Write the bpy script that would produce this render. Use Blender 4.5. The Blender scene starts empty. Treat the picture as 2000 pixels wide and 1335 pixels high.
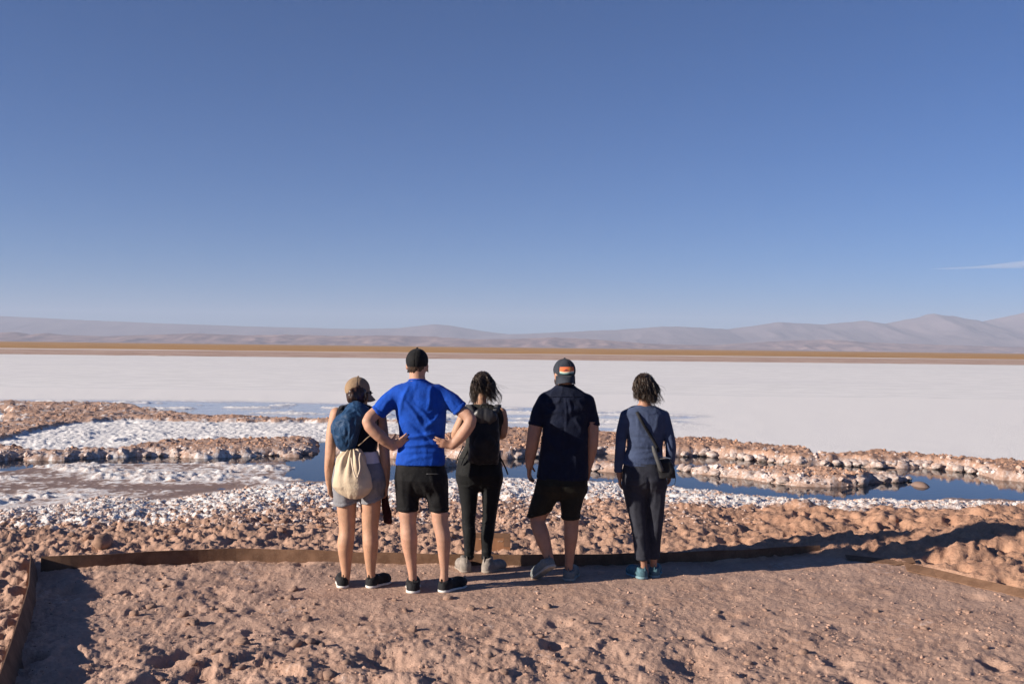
import bpy, math, random
import numpy as np
from mathutils import Vector, Matrix

R = math.radians
scene = bpy.context.scene
COL = scene.collection
random.seed(7)
rng = np.random.default_rng(11)

# ------------------------------------------------------------------ camera
CAM_H = 1.84
cam_d = bpy.data.cameras.new('camera')
cam_d.lens = 35.0
cam_d.sensor_width = 36.0
cam_d.clip_start = 0.1
cam_d.clip_end = 60000.0
cam = bpy.data.objects.new('camera', cam_d)
COL.objects.link(cam)
cam.location = (0, 0, CAM_H)
PITCH, ROLL = 0.28, 0.69
cam.rotation_euler = (Matrix.Rotation(R(90 + PITCH), 3, 'X') @ Matrix.Rotation(R(ROLL), 3, 'Z')).to_euler()
scene.camera = cam

# ------------------------------------------------------------------ light
SUN_AZ, SUN_EL = 21.0, 18.5          # light travels right and away from the camera
world = bpy.data.worlds.new('World')
scene.world = world
world.use_nodes = True
wn = world.node_tree
sky = wn.nodes.new('ShaderNodeTexSky')
sky.sky_type = 'NISHITA'
sky.sun_disc = False
sky.sun_elevation = R(SUN_EL)
sky.sun_rotation = R(270 - SUN_AZ)
sky.altitude = 2300
sky.air_density = 1.0
sky.dust_density = 0.25
sky.ozone_density = 10.0
wn.links.new(sky.outputs[0], wn.nodes['Background'].inputs[0])
wn.nodes['Background'].inputs[1].default_value = 0.05

sun_d = bpy.data.lights.new('sun', 'SUN')
sun_d.energy = 5.0
sun_d.angle = R(0.53)
sun_d.color = (1.0, 0.885, 0.76)
sun = bpy.data.objects.new('sun', sun_d)
COL.objects.link(sun)
LDIR = Vector((math.cos(R(SUN_AZ)) * math.cos(R(SUN_EL)), math.sin(R(SUN_AZ)) * math.cos(R(SUN_EL)), -math.sin(R(SUN_EL))))
sun.rotation_euler = LDIR.to_track_quat('-Z', 'Y').to_euler()
sun.location = (-30, -12, 20)

vs = scene.view_settings
vs.view_transform = 'Standard'
vs.look = 'None'
vs.gamma = 1.0
vs.exposure = 0.92
vs.use_curve_mapping = False
scene.cycles.use_denoising = True
scene.cycles.max_bounces = 6
scene.cycles.volume_bounces = 0

# ------------------------------------------------------------------ placing things: a photograph pixel to a point in the place
FPX = 35.0 / 36.0 * 2000
CM = np.array(cam.rotation_euler.to_matrix())
def ray(px, py):
    d = CM @ np.array([(px - 1000) / FPX, -(py - 667.5) / FPX, -1.0])
    return d
def at_depth(px, py, Y):
    d = ray(px, py)
    return np.array([0, 0, CAM_H]) + d * (Y / d[1])
def at_z(px, py, z):
    d = ray(px, py)
    return np.array([0, 0, CAM_H]) + d * ((z - CAM_H) / d[2])

# ------------------------------------------------------------------ helpers
def tag(o, label=None, cat=None, group=None, kind=None):
    if label: o['label'] = label
    if cat: o['category'] = cat
    if group: o['group'] = group
    if kind: o['kind'] = kind
    return o

def mesh_np(name, V, F, smooth=True):
    """mesh from numpy verts (n,3) and faces (m,k) (or list of such arrays)"""
    me = bpy.data.meshes.new(name)
    Fs = F if isinstance(F, list) else [F]
    Fs = [np.asarray(f, np.int32) for f in Fs if len(f)]
    V = np.asarray(V, np.float32)
    me.vertices.add(len(V))
    me.vertices.foreach_set('co', V.ravel())
    nl = sum(f.size for f in Fs); npoly = sum(len(f) for f in Fs)
    me.loops.add(nl); me.polygons.add(npoly)
    me.loops.foreach_set('vertex_index', np.concatenate([f.ravel() for f in Fs]))
    tot = np.concatenate([np.full(len(f), f.shape[1], np.int32) for f in Fs])
    me.polygons.foreach_set('loop_start', np.concatenate([[0], np.cumsum(tot)[:-1]]).astype(np.int32))
    me.polygons.foreach_set('use_smooth', np.full(npoly, smooth))
    me.update(calc_edges=True)
    return me

def obj(name, me, mat=None, parent=None, loc=None):
    o = bpy.data.objects.new(name, me)
    COL.objects.link(o)
    if mat is not None and len(me.materials) == 0: me.materials.append(mat)
    if parent is not None: o.parent = parent
    if loc is not None: o.location = loc
    return o

def empty(name, loc):
    o = bpy.data.objects.new(name, None)
    COL.objects.link(o)
    o.location = loc
    o.empty_display_size = 0.2
    return o

def attr(me, name, vals):
    a = me.attributes.new(name, 'FLOAT', 'POINT')
    a.data.foreach_set('value', np.asarray(vals, np.float32).ravel())

def sm(x, a, b):
    t = np.clip((x - a) / (b - a), 0, 1)
    return t * t * (3 - 2 * t)

# ---- numpy noise
_perm = np.random.default_rng(3).permutation(1024).astype(np.int64)
def _h(ix, iy, iz=0, s=0):
    return _perm[(_perm[(_perm[(ix + s * 37) & 1023] + iy) & 1023] + iz + s * 101) & 1023]
_ga = np.arange(1024) * (2 * math.pi / 1024.0)
_gx, _gy = np.cos(_ga * 7.0), np.sin(_ga * 7.0)
def perlin(x, y, s=0):
    xi = np.floor(x).astype(np.int64); yi = np.floor(y).astype(np.int64)
    fx = x - xi; fy = y - yi
    u = fx * fx * fx * (fx * (fx * 6 - 15) + 10); v = fy * fy * fy * (fy * (fy * 6 - 15) + 10)
    def g(a, b):
        h = _h(xi + a, yi + b, 0, s)
        return _gx[h] * (fx - a) + _gy[h] * (fy - b)
    n0 = g(0, 0) * (1 - u) + g(1, 0) * u
    n1 = g(0, 1) * (1 - u) + g(1, 1) * u
    return (n0 * (1 - v) + n1 * v) * 1.5
def fbm(x, y, o=4, s=0, gain=0.5, lac=2.03):
    a, t = 1.0, 0
    for i in range(o):
        t = t + a * perlin(x + 13.7 * i, y - 7.1 * i, s + i)
        x = x * lac; y = y * lac; a *= gain
    return t
def ridged(x, y, o=4, s=0):
    a, t = 0.5, 0
    for i in range(o):
        t = t + a * (1 - np.abs(perlin(x + 3.1 * i, y + 9.2 * i, s + i)) * 1.6)
        x = x * 2.1; y = y * 2.1; a *= 0.5
    return t
def worley(x, y, s=0, jit=0.9):
    """F1, F2 distances and a random value of the nearest cell"""
    xi = np.floor(x).astype(np.int64); yi = np.floor(y).astype(np.int64)
    f1 = np.full(x.shape, 9.0); f2 = np.full(x.shape, 9.0); rid = np.zeros(x.shape)
    for a in (-1, 0, 1):
        for b in (-1, 0, 1):
            h = _h(xi + a, yi + b, 0, s); h2 = _h(yi + b, xi + a, 5, s + 1)
            dx = xi + a + 0.5 + jit * (h / 1024.0 - 0.5) - x
            dy = yi + b + 0.5 + jit * (h2 / 1024.0 - 0.5) - y
            d = np.sqrt(dx * dx + dy * dy)
            n = d < f1
            f2 = np.where(n, f1, np.minimum(f2, d))
            rid = np.where(n, _h(xi + a, yi + b, 11, s + 2) / 1024.0, rid)
            f1 = np.where(n, d, f1)
    return f1, f2, rid
def vnoise3(P, s=0):
    x, y, z = P[:, 0], P[:, 1], P[:, 2]
    xi = np.floor(x).astype(np.int64); yi = np.floor(y).astype(np.int64); zi = np.floor(z).astype(np.int64)
    f = [x - xi, y - yi, z - zi]
    w = [t * t * (3 - 2 * t) for t in f]
    r = 0
    for a in (0, 1):
        for b in (0, 1):
            for c in (0, 1):
                r = r + _h(xi + a, yi + b, zi + c, s) / 1024.0 * (w[0] if a else 1 - w[0]) * (w[1] if b else 1 - w[1]) * (w[2] if c else 1 - w[2])
    return r * 2 - 1

# ------------------------------------------------------------------ materials
class NT:
    def __init__(s, name):
        s.m = bpy.data.materials.new(name); s.m.use_nodes = True
        s.t = s.m.node_tree; s.b = s.t.nodes['Principled BSDF']; s.out = s.t.nodes['Material Output']
    def n(s, typ, **kw):
        x = s.t.nodes.new('ShaderNode' + typ)
        for k, v in kw.items():
            if k.startswith('i_'):
                key = k[2:]
                x.inputs[int(key) if key.isdigit() else key].default_value = v
            else: setattr(x, k, v)
        return x
    def l(s, a, b): s.t.links.new(a, b)
    def noise(s, scale, detail=4, rough=0.55, vec=None, dist=0.0):
        x = s.n('TexNoise'); x.inputs['Scale'].default_value = scale; x.inputs['Detail'].default_value = detail
        x.inputs['Roughness'].default_value = rough; x.inputs['Distortion'].default_value = dist
        if vec is not None: s.l(vec, x.inputs['Vector'])
        return x.outputs['Fac']
    def math(s, op, a, b=None, clamp=False):
        x = s.n('Math', operation=op); x.use_clamp = clamp
        for i, v in enumerate((a, b)):
            if v is None: continue
            if isinstance(v, (int, float)): x.inputs[i].default_value = v
            else: s.l(v, x.inputs[i])
        return x.outputs[0]
    def ramp(s, v, lo, hi):
        x = s.n('MapRange'); x.interpolation_type = 'SMOOTHSTEP'
        x.inputs['From Min'].default_value = lo; x.inputs['From Max'].default_value = hi
        s.l(v, x.inputs['Value']); return x.outputs[0]
    def mix(s, f, a, b):
        x = s.n('Mix', data_type='RGBA')
        for sock, v in ((x.inputs[0], f), (x.inputs[6], a), (x.inputs[7], b)):
            if isinstance(v, (int, float)): sock.default_value = v
            elif isinstance(v, tuple): sock.default_value = v + (1.0,) if len(v) == 3 else v
            else: s.l(v, sock)
        return x.outputs[2]
    def attr(s, name):
        x = s.n('Attribute'); x.attribute_name = name; return x.outputs['Fac']
    def obj(s): return s.n('TexCoord').outputs['Object']
    def pos(s): return s.n('NewGeometry').outputs['Position']
    def bump(s, h, strength, dist, normal=None):
        x = s.n('Bump'); x.inputs['Strength'].default_value = strength; x.inputs['Distance'].default_value = dist
        s.l(h, x.inputs['Height'])
        if normal is not None: s.l(normal, x.inputs['Normal'])
        return x.outputs[0]
    def set(s, **kw):
        for k, v in kw.items():
            key = k.replace('_', ' ')
            sock = s.b.inputs[key]
            if isinstance(v, (int, float)): sock.default_value = v
            elif isinstance(v, tuple): sock.default_value = v + (1.0,) if len(v) == 3 else v
            else: s.l(v, sock)

def cloth(name, col, var=0.25, rough=0.85, weave=900, sheen=0.04, scale=14, bump=0.25, col2=None):
    t = NT(name); p = t.obj()
    a = t.noise(scale, 5, 0.6, p)
    dark = tuple(c * (1 - var) for c in col); light = tuple(min(1, c * (1 + var)) for c in (col2 or col))
    t.set(Base_Color=t.mix(t.ramp(a, 0.3, 0.7), dark, light), Roughness=rough, Sheen_Weight=sheen)
    t.b.inputs['Specular IOR Level'].default_value = 0.14
    nb = t.bump(t.noise(weave, 2, 0.5, p), 0.25, 0.002)
    nb = t.bump(t.noise(38, 3, 0.5, p, 0.8), bump, 0.012, nb)
    t.set(Normal=nb)
    return t.m
def skin(name, col):
    t = NT(name); p = t.obj()
    a = t.noise(9, 4, 0.6, p); b = t.noise(120, 3, 0.6, p)
    a2 = t.noise(28, 5, 0.7, p)
    c = t.mix(t.ramp(a, 0.3, 0.7), tuple(x * 0.80 for x in col), (col[0] * 1.08, col[1] * 1.02, col[2] * 1.0))
    c = t.mix(t.math('MULTIPLY', t.ramp(a2, 0.5, 0.72), 0.35), c, (col[0] * 0.80, col[1] * 0.62, col[2] * 0.55))
    t.set(Base_Color=c, Roughness=0.62)
    t.b.inputs['Subsurface Weight'].default_value = 0.08
    t.b.inputs['Subsurface Radius'].default_value = (0.6, 0.25, 0.12)
    t.b.inputs['Subsurface Scale'].default_value = 0.012
    t.set(Normal=t.bump(a2, 0.25, 0.006, t.bump(b, 0.2, 0.002)))
    return t.m
def plain(name, col, rough=0.6, metal=0.0, var=0.15, scale=20, bump=0.1):
    t = NT(name); p = t.obj()
    a = t.noise(scale, 5, 0.6, p)
    t.set(Base_Color=t.mix(t.ramp(a, 0.3, 0.7), tuple(c * (1 - var) for c in col), tuple(c * (1 + var) for c in col)), Roughness=rough, Metallic=metal)
    t.set(Normal=t.bump(t.noise(scale * 6, 3, 0.6, p), bump, 0.003))
    return t.m
# ================================================================== the setting
ZW = -0.42                                   # level of the brine below the trodden platform
def curve(pts, z):
    """photograph points on the plane z -> distance Y as a function of direction u = X / Y"""
    P = np.array([at_z(x, y, z) for x, y in pts])
    u = P[:, 0] / P[:, 1]
    o = np.argsort(u)
    u, Y = u[o], P[o, 1]
    return lambda q: np.interp(q, u, Y)

ZT = ZW + 0.20
c_edge = curve([(-250, 1100), (78, 1088), (170, 1083), (290, 1077), (400, 1071), (500, 1070), (600, 1073), (690, 1077), (860, 1081), (1130, 1082), (1230, 1080), (1400, 1075), (1500, 1070), (1600, 1064), (1800, 1085), (2000, 1140), (2200, 1170)], 0.10)
c_s1 = curve([(-300, 1040), (0, 1035), (200, 1030), (400, 1022), (640, 1000), (900, 988), (1050, 985), (1150, 978), (1300, 990), (1500, 1003), (1700, 998), (2000, 993), (2300, 992)], -0.30)
c_s2 = curve([(-300, 1000), (0, 1000), (130, 990), (200, 975), (330, 985), (450, 960), (640, 945), (900, 938), (1100, 940), (1300, 958), (1500, 976), (1620, 986), (1700, 985), (2000, 983), (2300, 983)], ZW)
c_b1lo = curve([(-300, 905), (0, 900), (150, 897), (300, 893), (450, 893), (560, 892), (620, 888), (680, 890), (870, 896), (985, 898), (1030, 894), (1180, 886), (1310, 891), (1420, 895), (1500, 903), (1560, 909), (1650, 911), (1700, 916), (1780, 913), (1850, 919), (1930, 931), (2000, 941), (2300, 965)], ZW)
c_b1hi = curve([(-300, 870), (0, 858), (60, 868), (130, 868), (250, 862), (350, 850), (500, 848), (640, 845), (870, 838), (985, 830), (1030, 832), (1180, 837), (1310, 850), (1380, 850), (1450, 860), (1560, 866), (1590, 879), (1650, 881), (1700, 875), (1800, 880), (2000, 895), (2300, 915)], ZT)
c_b2lo = curve([(-300, 865), (0, 865), (50, 850), (150, 829), (250, 823), (350, 826), (640, 829), (800, 829), (900, 826), (1000, 822)], ZW)
c_b2hi = curve([(-300, 784), (0, 784), (100, 785), (200, 786), (250, 790), (300, 800), (350, 808), (450, 812), (640, 818), (800, 820), (900, 820), (1000, 822)], ZW + 0.07)
c_b3lo = curve([(-300, 797), (330, 797), (660, 800), (1060, 797)], ZW)
c_b3hi = curve([(-300, 792), (330, 792), (660, 795), (1060, 792)], ZW + 0.05)
c_wlo = curve([(-300, 818), (200, 818), (640, 822), (900, 828), (1100, 840), (1250, 846), (1330, 838), (1420, 828), (1500, 815), (2300, 815)], ZW)
c_whi = curve([(-300, 778), (0, 780), (400, 782), (640, 787), (900, 793), (1100, 795), (1300, 803), (1400, 808), (1500, 815), (2300, 815)], ZW)
c_i1lo = curve([(1327, 918), (1360, 926), (1420, 931), (1500, 943), (1560, 949), (1620, 953), (1680, 949), (1700, 943), (1760, 944), (1785, 938)], ZW)
c_i1hi = curve([(1327, 916), (1345, 905), (1420, 905), (1500, 906), (1600, 909), (1680, 917), (1740, 919), (1785, 935)], ZW + 0.15)
c_i2lo = curve([(1145, 917), (1165, 920), (1200, 923), (1235, 922), (1245, 916)], ZW)
c_i2hi = curve([(1145, 915), (1165, 896), (1200, 894), (1230, 900), (1245, 914)], ZW + 0.15)
c_i3lo = curve([(845, 905), (860, 913), (892, 911), (905, 903)], ZW)
c_i3hi = curve([(845, 903), (860, 890), (892, 891), (905, 902)], ZW + 0.15)

NU, Y0T, Y1T = 940, 4.4, 48.0
NV = 575
ug = np.linspace(-0.74, 0.74, NU)
yg = Y0T * (Y1T / Y0T) ** np.linspace(0, 1, NV)
U, YY = np.meshgrid(ug, yg)
XX = U * YY
U = U.ravel(); YY = YY.ravel(); XX = XX.ravel()

# feet of the people: trodden flat there
FEET = [(-1.28, 7.5), (-1.03, 7.5), (-0.74, 7.45), (-0.47, 7.58), (-0.37, 8.15), (-0.18, 8.15), (0.28, 7.95), (0.45, 7.95), (1.05, 8.05), (1.13, 8.1)]

def terrain(XX, YY, U):
    wob = 0.35 * fbm(XX * 0.9, YY * 0.9, 3, 40) + 0.12 * fbm(XX * 4, YY * 4, 2, 44)
    ye = c_edge(U); y1 = c_s1(U) + wob * 1.2; y2 = c_s2(U) + wob * 0.6
    Yw = YY + wob
    inside = 1 - sm(YY, ye - 0.03, ye + 0.05)
    # left edging: outside it the crust is rough as well
    xl = np.interp(YY, [4.0, 5.13, 5.61, 6.63, 6.98, 7.96, 9], [-2.22, -2.66, -2.85, -3.26, -3.41, -3.86, -4.3])
    xl = xl + 0.035
    inside = inside * sm(XX, xl - 0.01, xl + 0.03)
    right = sm(U, 0.05, 0.30)                     # orange, smoother mounds to the right
    farright = sm(U, 0.30, 0.5) * sm(YY, 7.8, 9.2)
    # ---- base profile
    s = np.clip((YY - ye) / np.maximum(y2 - ye, 0.5), 0, 1)
    base = ZW * (s ** (1.35 + 0.2 * right)) * (1 - sm(YY, y2 - 0.01, y2 + 0.01)) + (ZW) * sm(YY, y2 - 0.01, y2 + 0.01)
    # ---- platform
    low = sm(7.2 - YY, 0, 1.6)
    f1, f2, rid = worley(XX * 2.6 + 0.5 * fbm(XX * 3, YY * 3, 2, 8), YY * 2.6, 21)
    lumps = np.maximum(0, 0.62 - f1) ** 1.2 * (0.2 + 1.2 * rid * rid)
    f1b, f2b, ridb = worley(XX * 6.5 + 0.6 * fbm(XX * 5, YY * 5, 2, 9), YY * 6.5, 31)
    lumpb = np.maximum(0, 0.55 - f1b) * np.where(ridb > 0.55, ridb, 0.12)
    fine = fbm(XX * 14, YY * 14, 4, 3)
    rd = ridged(XX * 2.1 + 0.4 * fbm(XX * 2, YY * 2, 2, 5), YY * 2.1, 4, 13)
    # footprints and pits
    g1, g2, gr = worley(XX * 3.4, YY * 2.6, 57)
    pits = -sm(0.34 - g1, 0, 0.22) * (gr > 0.62) * (0.5 + 0.5 * gr)
    leftlump = sm(-U, 0.1, 0.32)
    amp = 0.20 + 0.64 * np.maximum(low, 0.6 * leftlump) * (1 - 0.35 * sm(U, 0.1, 0.3))
    b1_, b2_, br_ = worley(XX * 1.5 + 0.45 * fbm(XX * 1.7, YY * 1.7, 3, 25), YY * 1.6 + 0.35 * fbm(XX * 1.9, YY * 1.9, 3, 27), 29)
    big = np.maximum(0, 1 - (b1_ / 0.75) ** 2) * (0.15 + br_) * 0.6 + 0.4 * fbm(XX * 2.2, YY * 2.4, 3, 33)
    zp = amp * (0.085 * big + 0.030 * lumps + 0.014 * lumpb * sm(fbm(XX * 1.1, YY * 1.1, 2, 35), -0.1, 0.4) + 0.045 * (rd - 0.62) + 0.070 * pits * sm(fbm(XX * 0.8, YY * 0.8, 2, 17), -0.3, 0.3)) + 0.0075 * fine * (0.4 + amp) + 0.035 * amp * np.maximum(0, ridged(XX * 5, YY * 4, 3, 15) - 0.68) + 0.004 * (0.4 + amp) * fbm(XX * 34, YY * 30, 3, 19) + 0.012 * fbm(XX * 1.1, YY * 1.1, 2, 71)
    flat = np.zeros_like(XX)
    for fx, fy in FEET:
        flat = np.maximum(flat, np.exp(-(((XX - fx) / 0.30) ** 2 + ((YY - 0.06 - fy) / 0.34) ** 2) ** 2))
    zp = zp * (1 - 0.9 * flat)
    # ---- crust behind the edging
    k1, k2, kr = worley(XX * 5.2 + 0.7 * fbm(XX * 3, YY * 3, 2, 81), YY * 5.2 + 0.5 * fbm(XX * 3, YY * 3, 2, 91), 61)
    m1, m2, mr = worley(XX * 11 + 0.6 * fbm(XX * 7, YY * 7, 2, 83), YY * 11, 67)
    dome = lambda f, r0: np.maximum(0, 1 - (f / r0) ** 2) * r0
    cl = dome(k1, 0.72) * (0.25 + kr)
    cs = dome(m1, 0.68) * (0.15 + mr)
    w1, w2, wr = worley(XX * 21 + 0.5 * fbm(XX * 12, YY * 12, 2, 85), YY * 19, 69)
    ct = dome(w1, 0.66) * (0.15 + wr)
    patchy = sm(fbm(XX * 1.3, YY * 1.3, 3, 88), -0.35, 0.35)
    zb_l = 0.03 * cl + (0.012 + 0.03 * patchy) * cs + 0.020 * ct + 0.085 * (ridged(XX * 2.6, YY * 2.6, 5, 23) - 0.62) + 0.018 * fine + 0.03 * fbm(XX * 1.2, YY * 1.6, 3, 89)
    bigm = fbm(XX * 0.9, YY * 1.1, 3, 101)
    crack = ridged(XX * 1.4 + 0.5 * fbm(XX * 1.5, YY * 1.5, 2, 105), YY * 1.6, 3, 103)
    pit2 = -sm(0.26 - g1, 0, 0.15) * (gr > 0.45)
    zb_r = 0.08 * bigm + 0.11 * (0.65 - crack) + 0.018 * cl * (0.3 + kr) + 0.026 * cs * (mr > 0.45) + 0.012 * ct + 0.06 * pit2 + 0.05 * (rd - 0.62) + 0.012 * fine + 0.12 * farright * (1 - sm(YY, 11.0, 13.5))
    fade = 1 - 0.75 * sm(YY, y1 - 0.6, y1 + 0.8)
    zb = (zb_l * (1 - right) + zb_r * right) * (0.5 + 0.5 * fade) * sm(YY, ye - 0.4, ye + 0.5)
    zb = np.where(YY < ye + 0.6, zb, zb)
    # ---- white clods
    clod = sm(YY, y1 - 1.4, y1 + 0.2) * (1 - sm(YY, y2 - 0.2, y2 + 0.5))
    zc = clod * (0.030 * cs + 0.020 * ct + 0.012)
    rise = 1 - sm(YY, y2 - 0.8, y2 + 0.05)
    z = base + inside * zp + (1 - inside) * (zb * rise + zc + 0.02 * (YY < y2))
    outer_l = (1 - inside) * (XX < xl) * (YY < ye + 0.2)
    z = z + outer_l * (0.03 + zb_l * 0.8)
    # ---- flats, stream, banks
    beyond = sm(YY, y2 - 0.05, y2 + 0.1)
    lft = 1 - sm(U, -0.24, -0.17)                       # mud flats on the left
    n_m = fbm(XX * 0.5, YY * 0.75, 5, 121, 0.6) + 0.30 * fbm(XX * 3, YY * 3.2, 4, 127, 0.6)
    mudz = 0.022 + 0.015 * n_m
    mud_end = c_b1lo(U) - 1.4 + 0.6 * fbm(XX * 0.4, YY * 0.4, 2, 131)
    ondry = sm(y2 + 0.45 + 0.9 * lft - YY + (0.3 + 0.6 * lft) * n_m, -0.15, 0.3)
    mud = np.maximum(lft * (1 - sm(YY, mud_end, mud_end + 0.9)), ondry * 0.9)
    zf = -0.16 * (1 - mud) + mud * mudz
    clump = sm(n_m, 0.25, 0.65) * mud * lft
    zf = zf + clump * (0.05 * cs + 0.02)
    # banks
    q1, q2, qr = worley(XX * 2.6 + 0.35 * fbm(XX * 2, YY * 2, 2, 141), YY * 2.2, 143)
    o1, o2, orr = worley(XX * 6.5 + 0.3 * fbm(XX * 5, YY * 5, 2, 145), YY * 5.0, 147)
    caul = np.sqrt(np.maximum(0, 0.75 - q1)) * 0.17 * (0.4 + 0.8 * qr) + 0.07 * np.sqrt(np.maximum(0, 0.7 - o1)) * (0.3 + orr)
    roughtop = 0.055 * cs + 0.03 * cl + 0.012 * ct
    soft = lambda h, m: m * (1 - np.exp(-np.maximum(h, 0) / m))
    def bank(lo, hi, h, w=0.35, scal=1.0):
        wb = 0.30 * fbm(XX * 1.1, YY * 1.1, 3, 151) * scal
        e = np.minimum(YY - lo - wb, hi - YY + wb * 0.5)
        return sm(e, -0.05, w), e
    gap = 1 - np.exp(-((U + 0.187) / 0.012) ** 2)
    b1, e1 = bank(c_b1lo(U), c_b1hi(U), .25)
    b1 = b1 * gap
    b2, e2 = bank(c_b2lo(U), c_b2hi(U), .12, 0.3)
    b2 = b2 * (1 - sm(U, -0.07, -0.03))
    b3, e3 = bank(c_b3lo(U), c_b3hi(U), .05, 0.5)
    b3 = b3 * sm(U, -0.37, -0.33) * (1 - sm(U, -0.01, 0.02)) * sm(fbm(XX * 0.7, YY * 0.5, 2, 161), -0.35, 0.0)
    isl = np.zeros_like(XX)
    for lo, hi, ua, ub in ((c_i1lo, c_i1hi, 0.1675, 0.404), (c_i2lo, c_i2hi, 0.074, 0.126), (c_i3lo, c_i3hi, -0.0795, -0.049)):
        b, e = bank(lo(U), hi(U), .2, 0.30, 0.35)
        b = b * sm(U, ua - 0.002, ua + 0.006) * (1 - sm(U, ub - 0.006, ub + 0.002))
        isl = np.maximum(isl, b)
    # small rock in the stream
    pr = at_z(1797, 948, ZW)
    rk = np.exp(-(((XX - pr[0]) / 0.17) ** 2 + ((YY - pr[1]) / 0.3) ** 2) ** 1.5)
    yb1h = c_b1hi(U)
    behind = sm(YY, yb1h - 0.5, yb1h + 0.3)                 # salt lake and salt pans behind the first bank
    c_lk = 0.004 + 0.006 * fbm(XX * 0.8, YY * 0.5, 3, 171)
    pan = behind * (1 - sm(YY, c_b2lo(U) - 0.2, c_b2lo(U) + 0.5)) * (1 - sm(U, -0.1, 0.02))
    shallow = behind * sm(YY, c_wlo(U) - 1.0, c_wlo(U) + 0.6) * (1 - sm(YY, c_whi(U) - 2.0, c_whi(U) + 1.0))
    shallow = shallow * (1 - sm(U + 0.05 * fbm(XX * 0.2, YY * 0.5, 3, 183), 0.13, 0.23)) * (1 - 0.85 * sm(U, -0.1, 0.05) * sm(fbm(XX * 0.12, YY * 0.55, 4, 185), 0.0, 0.45))
    n_s = fbm(XX * 0.35, YY * 0.55, 4, 181)
    crusts = shallow * sm(n_s, 0.12, 0.35)
    zl = 0.012 + c_lk + pan * (0.05 * cs + 0.05 * np.maximum(0, fbm(XX * 1.5, YY * 1.5, 3, 191))) + crusts * (0.03 + 0.05 * cs)
    pool_l = sm(-U + 0.012 * fbm(XX * 0.9, YY * 0.9, 3, 205), 0.500, 0.508) * sm(YY + 0.5 * n_m, 26.5, 27.5) * (1 - sm(YY + 0.8 * n_m, 31, 33))
    zr = zf * (1 - behind) + zl * behind
    zr = np.where(behind > 0.5, np.maximum(zr, -0.02), zr)
    hb1 = b1 * (soft(0.06 + caul * 2.2 * (1 - 0.55 * sm(e1, 0.25, 0.8)) + 0.12 * sm(e1, 0.2, 0.7), 0.20 + 0.04 * fbm(XX * 0.6, YY * 0.6, 2, 201)) * 1.0 + roughtop) * (0.85 + 0.2 * sm(U, -0.2, 0.1))
    hb2 = b2 * (0.06 + roughtop * 1.0 + 0.3 * caul + 0.05 * fbm(XX * 0.8, YY * 0.8, 3, 207)) * (1 - 0.95 * pool_l)
    hb3 = b3 * (0.03 + roughtop * 0.9)
    hi_ = isl * (soft(0.05 + caul * 1.9, 0.19) + roughtop * 0.8)
    zz = np.maximum.reduce([zr, np.where(b1 > 0.001, hb1 - 0.16 * (1 - sm(b1, 0, 0.25)), -9), np.where(b2 > 0.001, hb2, -9), np.where(b3 > 0.02, hb3, -9), np.where(isl > 0.001, hi_ - 0.16 * (1 - sm(isl, 0, 0.25)), -9), np.where(rk > 0.02, -0.10 + 0.17 * rk, -9)])
    zz = zz * (1 - pool_l) - 0.08 * pool_l
    z = z * (1 - beyond) + (ZW + zz) * beyond
    # ---- colour masks
    hrel = zz
    bankmask = np.clip(np.maximum.reduce([b1, b2 * 0.9, isl, b3 * 0.5]) * 1.5, 0, 1) * beyond
    n_c = fbm(XX * 1.7, YY * 1.7, 4, 211)
    n_f = fbm(XX * 9, YY * 9, 3, 217)
    salt = 0.06 * inside + inside * 0.22 * sm(n_c, 0.15, 0.8)
    salt = salt + (1 - inside) * (1 - beyond) * np.clip(clod * (0.86 + 0.5 * n_f) + 0.55 * (1 - right) * sm(YY, y1 - 3.0, y1 - 0.3) * sm(n_f + n_c * 0.7, -0.05, 0.5), 0, 0.95)
    mudsalt = np.clip(0.12 + 0.82 * sm(n_m + 0.5 * n_f, -0.55, 0.22) + clump * 0.15 + 0.5 * lft * (1 - sm(YY, y2, y2 + 0.6)), 0, 0.92)
    mudsalt = mudsalt * (0.62 + 0.45 * sm(fbm(XX * 6, YY * 5, 3, 219), -0.3, 0.5))
    mudsalt = mudsalt * (0.30 + 0.70 * lft)
    salt_far = (1 - behind) * mudsalt + behind * (0.97 - 0.10 * pan * sm(n_f, 0.2, 0.6))
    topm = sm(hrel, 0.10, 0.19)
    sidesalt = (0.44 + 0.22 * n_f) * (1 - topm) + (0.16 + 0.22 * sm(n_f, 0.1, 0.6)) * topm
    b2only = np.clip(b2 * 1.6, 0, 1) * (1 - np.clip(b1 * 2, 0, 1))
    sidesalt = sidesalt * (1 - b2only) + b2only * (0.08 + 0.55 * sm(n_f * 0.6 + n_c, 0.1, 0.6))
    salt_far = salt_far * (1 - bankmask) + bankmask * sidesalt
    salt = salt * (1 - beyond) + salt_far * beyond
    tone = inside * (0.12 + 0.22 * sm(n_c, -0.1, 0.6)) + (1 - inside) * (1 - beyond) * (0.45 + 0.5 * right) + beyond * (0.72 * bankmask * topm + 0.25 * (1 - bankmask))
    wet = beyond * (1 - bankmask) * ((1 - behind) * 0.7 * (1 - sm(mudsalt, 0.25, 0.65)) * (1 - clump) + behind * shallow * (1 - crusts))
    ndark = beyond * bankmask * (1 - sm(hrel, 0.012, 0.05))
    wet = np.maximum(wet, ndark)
    shal = behind * beyond * shallow * (1 - crusts) * (1 - bankmask)
    return z, np.clip(salt, 0, 1), np.clip(tone, 0, 1), np.clip(wet, 0, 1), np.clip(shal, 0, 1)

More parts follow.
